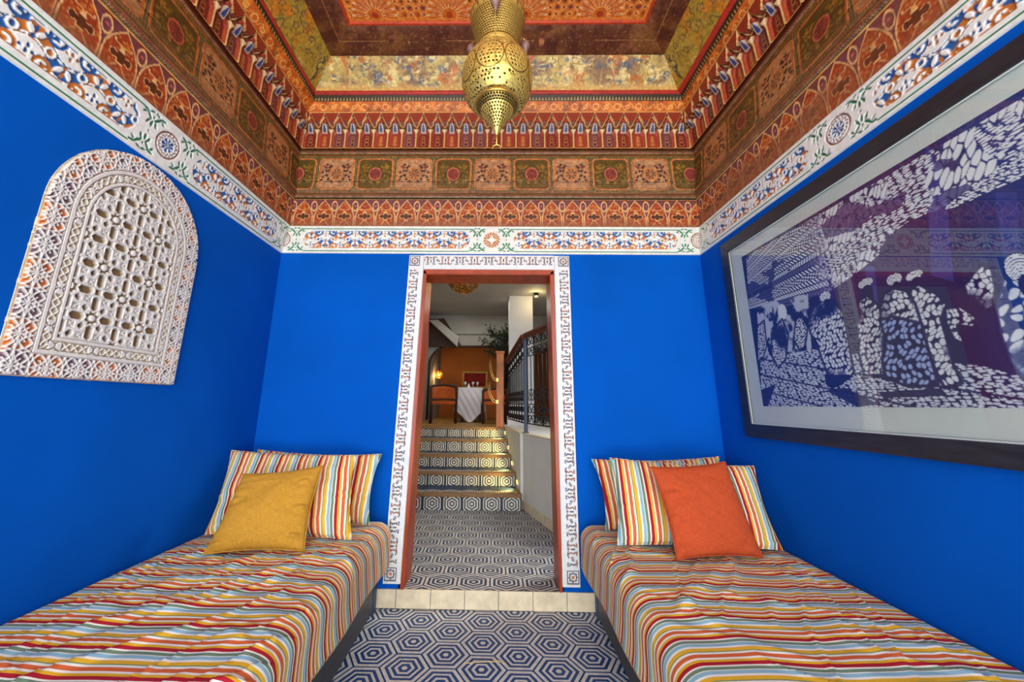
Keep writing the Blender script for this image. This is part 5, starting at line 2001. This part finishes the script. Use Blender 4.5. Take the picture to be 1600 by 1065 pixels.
# brown boarded panel and sloping beam upper left
P = lambda u, v, y: on_y(u, v, y)
q = [P(655, 499, 7.45), P(694, 497, 7.45), P(722, 541, 7.45), P(655, 541, 7.45)]
tag(obj('wall_panel', prism(BM(), [(p[0], p[2]) for p in q], 7.46, 7.54, 'y'), M['brownwood']), kind='structure')
q = [P(670, 500, 7.3), P(684, 499, 7.3), P(717, 526, 7.3), P(714, 541, 7.3)]
tag(obj('sloping_beam', prism(BM(), [(p[0], p[2]) for p in q], 7.3, 7.45, 'y', 0.006), M['halldim']), kind='structure')

# white column with stepped base
c0, c1 = P(796, 600, 6.1), P(834, 600, 6.1)
bm = BM()
box(bm, (c0[0], 6.1, HF), (c1[0], 6.1 + c1[0] - c0[0], 2.88))
box(bm, (c0[0] - 0.03, 6.07, HF), (c1[0] + 0.03, 6.13 + c1[0] - c0[0], HF + 0.13), 0.006)
tag(obj('column', bm, M['white']), kind='structure')
# ochre return wall right of the column, with its spot
wall('wall_hall_side', (1.0, 7.0, HF), (1.9, 7.08, 2.88), surf('olive_plaster', (150, 124, 70), 0.7))
sp_ = P(838, 463, 5.9)
sr = tag(empty('ceiling_spotlight', (sp_[0], sp_[1], sp_[2])), 'small warm spotlight under the hall ceiling beside the white column', 'light')
obj('bracket', tube(BM(), [(-0.03, 0, 0.05), (-0.03, 0, 2.878 - sp_[2])], 0.012, 8), M['iron'], sr)
obj('can', lathe(BM(), [(0.0, 0.10), (0.03, 0.098), (0.036, 0.02), (0.036, 0.0), (0.030, 0.004), (0.0, 0.008)], 18), M['iron'], sr, True)
obj('lamp', lathe(BM(), [(0.0, -0.006), (0.02, -0.004), (0.026, 0.006), (0.0, 0.0065)], 16), M['bulb'], sr, True)
ld = bpy.data.lights.new('spot_lamp', 'POINT'); ld.energy = 1.5; ld.color = (1, 0.75, 0.35); ld.shadow_soft_size = 0.03
lo = bpy.data.objects.new('spot_lamp', ld); COL.objects.link(lo); lo.parent = sr; lo.location = (0, -0.05, -0.06)


# pierced globe pendant under the hall ceiling
def globe(center, r, label, name, zc, fine, cat='lantern', power=3.0, group=None):
    root = tag(empty(name, tuple(center)), label, cat, group)
    nt_, np_ = (150, 80) if fine else (40, 22)
    TH, PHI = np.meshgrid(np.linspace(0, 2 * PI, nt_), np.linspace(0.08, PI - 0.03, np_), indexing='ij')
    pos = np.stack([r * np.sin(PHI) * np.cos(TH), r * np.sin(PHI) * np.sin(TH), r * np.cos(PHI)], -1)
    k = 14 if fine else 6
    hole = np.abs(fbm(np.cos(TH) * np.sin(PHI) * k + 40, np.sin(TH) * np.sin(PHI) * k + PHI * k * 0.6 + 40, 5, 2) - 0.5) < (0.05 if fine else 0.07)
    qm = ~(hole[:-1, :-1])
    o = grid('shade', pos, full(TH, (110, 78, 34)) if fine else full(TH, (196, 140, 60)), M['brass'], root, mask=qm)
    obj('bulb', lathe(BM(), [(0, -r * 0.25), (r * 0.16, -r * 0.2), (r * 0.22, 0), (r * 0.12, r * 0.25), (0, r * 0.3)], 14), M['bulb'], root, True)
    obj('cord', tube(BM(), [(0, 0, r * 0.95), (0, 0, zc - center[2])], 0.005, 6), M['iron'], root)
    obj('cap', lathe(BM(), [(0.0, r * 1.12), (r * 0.16, r * 1.08), (r * 0.2, r * 0.96), (0.0, r * 0.94)], 14), M['iron'], root, True)
    ld = bpy.data.lights.new('pendant_lamp', 'POINT'); ld.energy = power; ld.color = (1, 0.7, 0.3); ld.shadow_soft_size = r * 0.3
    lo = bpy.data.objects.new('pendant_lamp', ld); COL.objects.link(lo); lo.parent = root; lo.location = (0, 0, -r * 0.5)


globe(P(725, 432, 4.2), 0.20, 'large dark pierced globe lantern under the hall ceiling seen through the doorway', 'globe_lantern', 2.88, True, power=4)
globe(P(685.6, 585, 8.3), 0.085, 'small glowing amber glass pendant before the orange wall, wholly in view', 'glass_pendant', 2.6, False, 'lamp', 5, 'amber pendants')
globe(P(675, 577, 8.7), 0.085, 'small glowing amber pendant half hidden by the arch', 'glass_pendant', 2.6, False, 'lamp', 5, 'amber pendants')
wall('ceiling_alcove', (-1.3, YA + 0.14, 2.6), (1.9, 9.3, 2.66), M['brownwood'])

# wooden newel at the stair head, with brass horn hooks
n0, n1 = P(775.5, 600, 5.74), P(787, 600, 5.74)
ntop = P(781, 549, 5.74)[2]
nw = tag(empty('newel_post', (0.5 * (n0[0] + n1[0]), 5.74, HF)), 'square honey-coloured wooden newel post at the top of the stairs', 'post')
hw = 0.5 * (n1[0] - n0[0])
obj('shaft', box(BM(), (-hw, -hw, 0), (hw, hw, ntop - HF - 0.03), 0.005), M['newel'], nw)
obj('cap', box(BM(), (-hw - 0.012, -hw - 0.012, ntop - HF - 0.03), (hw + 0.012, hw + 0.012, ntop - HF), 0.008), M['newel'], nw)
for (u, v0, v1, lb) in ((769, 563, 594, 'pair of curved brass horns on the newel post, upper pair'), (767, 599, 628, 'pair of curved brass horns on the newel post, lower pair')):
    t0, t1 = P(u - 2, v0, 5.72), P(775.5, v1, 5.72)
    hk = tag(empty('brass_horns', (n0[0], 5.74 - hw - 0.002, t1[2])), lb, 'hook', 'brass horn hooks')
    dz = t0[2] - t1[2]; dx = n0[0] - t0[0]
    for e in (0.0, 0.03):
        pts = [(-dx * (math.sin(a)) - e * 0.6 * math.sin(a), -0.012 - e * 0.5, dz * (1 - math.cos(a)) * 0.9 + 0.02 - e) for a in np.linspace(0.0, 1.7, 14)]
        obj('horn', tube(BM(), pts, [0.011 - 0.008 * k / 13 for k in range(14)], 8), M['brassy'], hk, True)
    obj('plate', box(BM(), (-0.004, -0.022, -0.02), (0.03, 0.001, 0.03), 0.002), M['brassy'], hk)


# wrought iron balustrade
def scroll(bm, o, ex, ez, r, turns=1.15, flip=1, tr=0.0055):
    pts = []
    for k in range(20):
        f = k / 19
        a = turns * 2 * PI * f
        rr = r * (1 - 0.78 * f)
        pts.append(Vector(o) + Vector(ex) * (flip * (r - rr * math.cos(a))) + Vector(ez) * (rr * math.sin(a)))
    tube(bm, pts, tr, 5)


def balustrade(name, p0, p1, z0, h0, h1, nbar, label):
    p0, p1 = np.array(p0), np.array(p1)
    L_ = float(np.linalg.norm(p1 - p0)); d = (p1 - p0) / L_
    root = tag(empty(name, (p0[0], p0[1], z0), math.atan2(d[1], d[0])), label, 'railing')
    H = lambda x: h0 + (h1 - h0) * x / L_

    def bar(nm, a, b, r, mat, n=6, par=root): return obj(nm, tube(BM(), [a, b], r, n), mat, par, True)
    bar('bottom_rail', (0, 0, 0.10), (L_, 0, 0.10), 0.008, M['iron'])
    bar('mid_rail', (0, 0, 0.30), (L_, 0, 0.30), 0.006, M['iron'])
    bar('mid_rail', (0, 0, H(0) - 0.26), (L_, 0, H(L_) - 0.26), 0.006, M['iron'])
    bar('top_rail', (0, 0, H(0) - 0.05), (L_, 0, H(L_) - 0.05), 0.009, M['iron'])
    w = L_ / nbar
    for k in range(nbar + 1):
        x = min(max(k * w, 0.012), L_ - 0.012)
        bar('baluster', (x, 0, 0.10), (x, 0, H(x) - 0.05), 0.007, M['iron'])
        if k < nbar:
            xc = x + w / 2
            bar('baluster', (xc, 0, 0.30), (xc, 0, H(xc) - 0.26), 0.005, M['iron'])
            bm = BM()
            for z, sg in ((0.11, 1), (0.29, -1), (H(xc) - 0.25, 1), (H(xc) - 0.06, -1)):
                for fl in (-1, 1):
                    scroll(bm, (xc, 0, z + sg * 0.035), (1, 0, 0), (0, 0, sg), w * 0.24, 1.2, fl)
            for z in (0.36, 0.42):
                for fl in (-1, 1):
                    scroll(bm, (xc, 0, z), (1, 0, 0), (0, 0, 1), w * 0.2, 1.1, fl, 0.004)
            tag(obj('scroll_work', bm, M['iron'], root, True), kind='stuff')
    # wooden handrail of two moulded members
    for dz, hw_, th in ((0.0, 0.045, 0.035), (-0.03, 0.032, 0.028)):
        bm = BM()
        vs = [bm.verts.new(p) for x in (-0.02, L_ + 0.02) for p in ((x, -hw_, H(x) + dz - th), (x, hw_, H(x) + dz - th), (x, hw_, H(x) + dz), (x, -hw_, H(x) + dz))]
        for q in ((0, 1, 2, 3), (7, 6, 5, 4), (0, 4, 5, 1), (1, 5, 6, 2), (2, 6, 7, 3), (3, 7, 4, 0)): bm.faces.new([vs[i] for i in q])
        bmesh.ops.recalc_face_normals(bm, faces=bm.faces)
        bmesh.ops.bevel(bm, geom=bm.edges[:], offset=0.008, segments=2, affect='EDGES')
        obj('handrail', bm, M['rail'], root)
    return root


zc_ = P(814, 523, 4.40)[2]
zn_ = P(786, 563, 5.70)[2]
zr_ = P(862, 504, 3.62)[2]
balustrade('iron_balustrade', (0.185, 5.68), (0.325, 4.46), HF + 0.012, zn_ - HF, zc_ - HF, 7, 'black wrought iron balustrade running beside the stairs from the wooden newel')
balustrade('iron_balustrade', (0.350, 4.38), (0.585, 3.52), HF + 0.012, zc_ - HF, zr_ - HF, 4, 'black wrought iron balustrade on the slanting white parapet, nearest the doorway')
pc = tag(empty('corner_post', (0.335, 4.42, HF + 0.012)), 'blue-grey iron corner post between the two balustrades', 'post')
obj('shaft', box(BM(), (-0.02, -0.02, 0), (0.02, 0.02, zc_ - HF - 0.05), 0.003), M['bluepost'], pc)
obj('foot_plate', box(BM(), (-0.032, -0.032, 0), (0.032, 0.032, 0.008), 0.002), M['bluepost'], pc)


# table with white cloth and what stands on it
def table():
    yt = 7.25
    cx = P(736, 606, yt)[0]; ztop = P(736, 606, yt)[2]
    hx = 0.215
    root = tag(empty('dining_table', (cx, yt, HF)), 'small square dining table hidden under the white cloth', 'table')
    obj('tabletop', box(BM(), (-hx, -hx, ztop - HF - 0.035), (hx, hx, ztop - HF - 0.008), 0.004), M['brownwood'], root)
    for a in (-1, 1):
        for b in (-1, 1):
            obj('leg', box(BM(), (a * (hx - 0.06) - 0.02, b * (hx - 0.06) - 0.02, 0), (a * (hx - 0.06) + 0.02, b * (hx - 0.06) + 0.02, ztop - HF - 0.036), 0.003), M['brownwood'], root)
    # cloth: square of linen laid diagonally, corners falling low
    n = 90
    u, v = np.meshgrid(np.linspace(-1, 1, n), np.linspace(-1, 1, n), indexing='ij')
    S = 0.60
    X = (u - v) * S * 0.7071; Y = (u + v) * S * 0.7071
    ox = np.clip(np.abs(X) - hx - 0.005, 0, None); oy = np.clip(np.abs(Y) - hx - 0.005, 0, None)
    fall = ox + oy
    ripple = 0.018 * np.sin(28 * (X + Y * 0.6)) * np.clip(fall / 0.15, 0, 1)
    flare = 0.10 * fall
    Xc = np.sign(X) * (np.minimum(np.abs(X), hx + 0.005) + np.where(ox > 0, flare + np.abs(ripple), 0))
    Yc = np.sign(Y) * (np.minimum(np.abs(Y), hx + 0.005) + np.where(oy > 0, flare + np.abs(ripple), 0))
    Z = ztop - fall
    Z = np.maximum(Z, HF + 0.01)
    o = grid('tablecloth', np.stack([Xc + cx, Yc + yt, Z], -1), None, M['cloth'])
    md = o.modifiers.new('cloth', 'SOLIDIFY'); md.thickness = 0.003
    tag(o, 'white tablecloth hanging in points from the dining table', 'tablecloth')

    def glass(x, y, k):
        r = tag(empty('wine_glass', (cx + x, yt + y, ztop + 0.001)), ['clear stemmed glass on the white cloth, left of the row', 'clear stemmed glass on the white cloth, middle of the row', 'clear stemmed glass on the white cloth, right of the row'][k], 'glass', 'glasses on the dining table')
        obj('foot', lathe(BM(), [(0.0, 0.004), (0.022, 0.002), (0.022, 0.0), (0.0, 0.0)], 16), M['clear'], r, True)
        obj('stem', lathe(BM(), [(0.0, 0.05), (0.004, 0.048), (0.004, 0.004), (0.0, 0.003)], 10), M['clear'], r, True)
        obj('bowl', lathe(BM(), [(0.0, 0.048), (0.016, 0.058), (0.022, 0.08), (0.020, 0.105), (0.018, 0.105), (0.020, 0.08), (0.014, 0.06), (0.0, 0.052)], 16), M['clear'], r, True)
    for k, (x, y) in enumerate(((-0.10, -0.08), (0.04, -0.10), (0.12, -0.05))): glass(x, y, k)
    nb = obj('napkin', lathe(BM(), [(0.0, 0.08), (0.015, 0.05), (0.034, 0.0), (0.0, 0.0)], 9), M['cloth'], None, False, loc=(cx - 0.035, yt - 0.13, ztop + 0.001))
    tag(nb, 'white napkin folded to a point standing on the white tablecloth', 'napkin')


table()


def chair(u, v, y, w, rot, label, htop):
    top = P(u, htop, y)[2]; x = P(u, v, y)[0]
    root = tag(empty('dining_chair', (x, y, HF), rot), label, 'chair', 'chairs at the dining table')
    zs_ = 0.34
    H = top - HF
    # curved upholstered back
    n = 14
    bm = BM()
    lo, hi = [], []
    for face in (0.018, -0.018):
        g = []
        for i in range(n):
            f = -1 + 2 * i / (n - 1)
            colv = []
            for j in range(6):
                t = j / 5
                half = w / 2 * (0.86 - 0.18 * t ** 2 * (1 if f > 0 else 0.2))
                zz = zs_ + 0.05 + (H - zs_ - 0.09 + 0.03 * (1 - f * f)) * t
                colv.append(bm.verts.new((f * half, -0.05 * f * f + 0.05 + face, zz)))
            g.append(colv)
        for i in range(n - 1):
            for j in range(5):
                bm.faces.new((g[i][j], g[i + 1][j], g[i + 1][j + 1], g[i][j + 1]))
        (lo if face > 0 else hi).extend(g)
    for i in range(n - 1):
        for j in (0, 5):
            bm.faces.new((lo[i][j], lo[i + 1][j], hi[i + 1][j], hi[i][j]))
    for j in range(5):
        for i in (0, n - 1):
            bm.faces.new((lo[i][j], lo[i][j + 1], hi[i][j + 1], hi[i][j]))
    obj('backrest', bm, M['chair'], root, True)
    for s in (-1, 1):
        obj('back_post', tube(BM(), [(s * w / 2 * 0.92, 0.02, 0.0), (s * w / 2 * 0.94, 0.0, zs_), (s * w / 2 * 0.96, 0.0, H - 0.01)], 0.019, 8), M['brownwood'], root, True)
        obj('leg', box(BM(), (s * w / 2 * 0.9 - 0.016, 0.40, 0), (s * w / 2 * 0.9 + 0.016, 0.432, zs_ - 0.03), 0.003), M['brownwood'], root)
    obj('top_rail', tube(BM(), [(w / 2 * 0.96 * f, 0.05 - 0.05 * f * f, H - 0.02 + 0.035 * (1 - f * f)) for f in np.linspace(-1, 1, 13)], 0.018, 8), M['brownwood'], root, True)
    obj('lower_rail', tube(BM(), [(w / 2 * 0.92 * f, 0.03 - 0.03 * f * f, zs_ + 0.03) for f in np.linspace(-1, 1, 9)], 0.014, 8), M['brownwood'], root, True)
    obj('seat', box(BM(), (-w / 2 * 0.92, 0.02, zs_ - 0.04), (w / 2 * 0.92, 0.44, zs_ + 0.03), 0.015), M['chair'], root)


chair(693, 630, 6.45, 0.44, 0.12, 'dark wood dining chair with an orange velvet back, left of the table', 602)
chair(773, 630, 6.45, 0.40, 0.1, 'dark wood dining chair with an orange velvet back, half hidden behind the newel post', 608)

# red painting in a gold frame on the orange wall
p0, p1 = P(722, 606, 9.27), P(762, 580, 9.27)
fr_ = tag(empty('red_painting', (0.5 * (p0[0] + p1[0]), 9.3, p0[2])), 'red painting in a wide gold frame on the orange back wall', 'picture')
wx, hz = 0.5 * (p1[0] - p0[0]), p1[2] - p0[2]
for a, b in (((-wx, 0), (wx, 0.045)), ((-wx, hz - 0.045), (wx, hz)), ((-wx, 0.045), (-wx + 0.045, hz - 0.045)), ((wx - 0.045, 0.045), (wx, hz - 0.045))):
    obj('frame_rail', box(BM(), (a[0], -0.035, a[1]), (b[0], -0.001, b[1]), 0.004), M['gold'], fr_)
obj('canvas', box(BM(), (-wx + 0.04, -0.018, 0.04), (wx - 0.04, -0.002, hz - 0.04)), M['redart'], fr_)


# dark bare tree behind the column
def tree():
    base = P(787, 640, 7.25)
    root = tag(empty('indoor_tree', (base[0], 7.25, HF)), 'dark twisted indoor tree with sparse foliage behind the newel post', 'tree')
    rnd = random.Random(5)
    bm = BM()
    top = P(785, 500, 7.25)[2] - HF
    trunk = [(0.02 * math.sin(k * 1.3), 0.01 * math.cos(k), top * 0.82 * k / 9) for k in range(10)]
    tube(bm, trunk, [0.075 - 0.004 * k for k in range(10)], 8)
    tube(bm, [(0.05 + 0.03 * math.sin(k * 1.1 + 2), 0, top * 0.8 * k / 9) for k in range(10)], 0.022, 6)
    obj('trunk', bm, M['bark'], root, True)
    tips = []
    for b in range(16):
        a = rnd.uniform(-0.9, 0.7); zb = top * rnd.uniform(0.5, 0.82); ln = rnd.uniform(0.3, 0.55)
        pts = [(0.02 + math.sin(a) * ln * f + 0.03 * math.sin(6 * f + b), rnd.uniform(-0.03, 0.03), zb + math.cos(a) * ln * f * 0.7) for f in np.linspace(0, 1, 7)]
        pts = [(p[0], p[1], min(p[2], top + 0.05)) for p in pts]
        obj('branch', tube(BM(), pts, [0.016 - 0.0018 * k for k in range(7)], 6), M['bark'], root, True)
        tips += pts[3:]
    bm = BM()
    for p in tips:
        for k in range(16):
            c = Vector(p) + Vector((rnd.gauss(0, 0.05), rnd.gauss(0, 0.04), rnd.gauss(0, 0.04)))
            if c.z > top + 0.08: continue
            a = Vector((rnd.uniform(-1, 1), rnd.uniform(-1, 1), rnd.uniform(-1, 1))).normalized() * 0.035
            b = a.cross(Vector((rnd.uniform(-1, 1), rnd.uniform(-1, 1), 0.3))).normalized() * 0.012
            vs = [bm.verts.new(q) for q in (c - a, c + b, c + a, c - b)]
            bm.faces.new(vs)
    tag(obj('leaves', bm, M['leaf'], root), kind='stuff')


tree()

# courtyard paving outside the open front of the room
tag(obj('courtyard_floor', box(BM(), (-6, YF - 8, -0.1), (6, YF - 0.6, -0.02)), M['cream']), kind='structure')
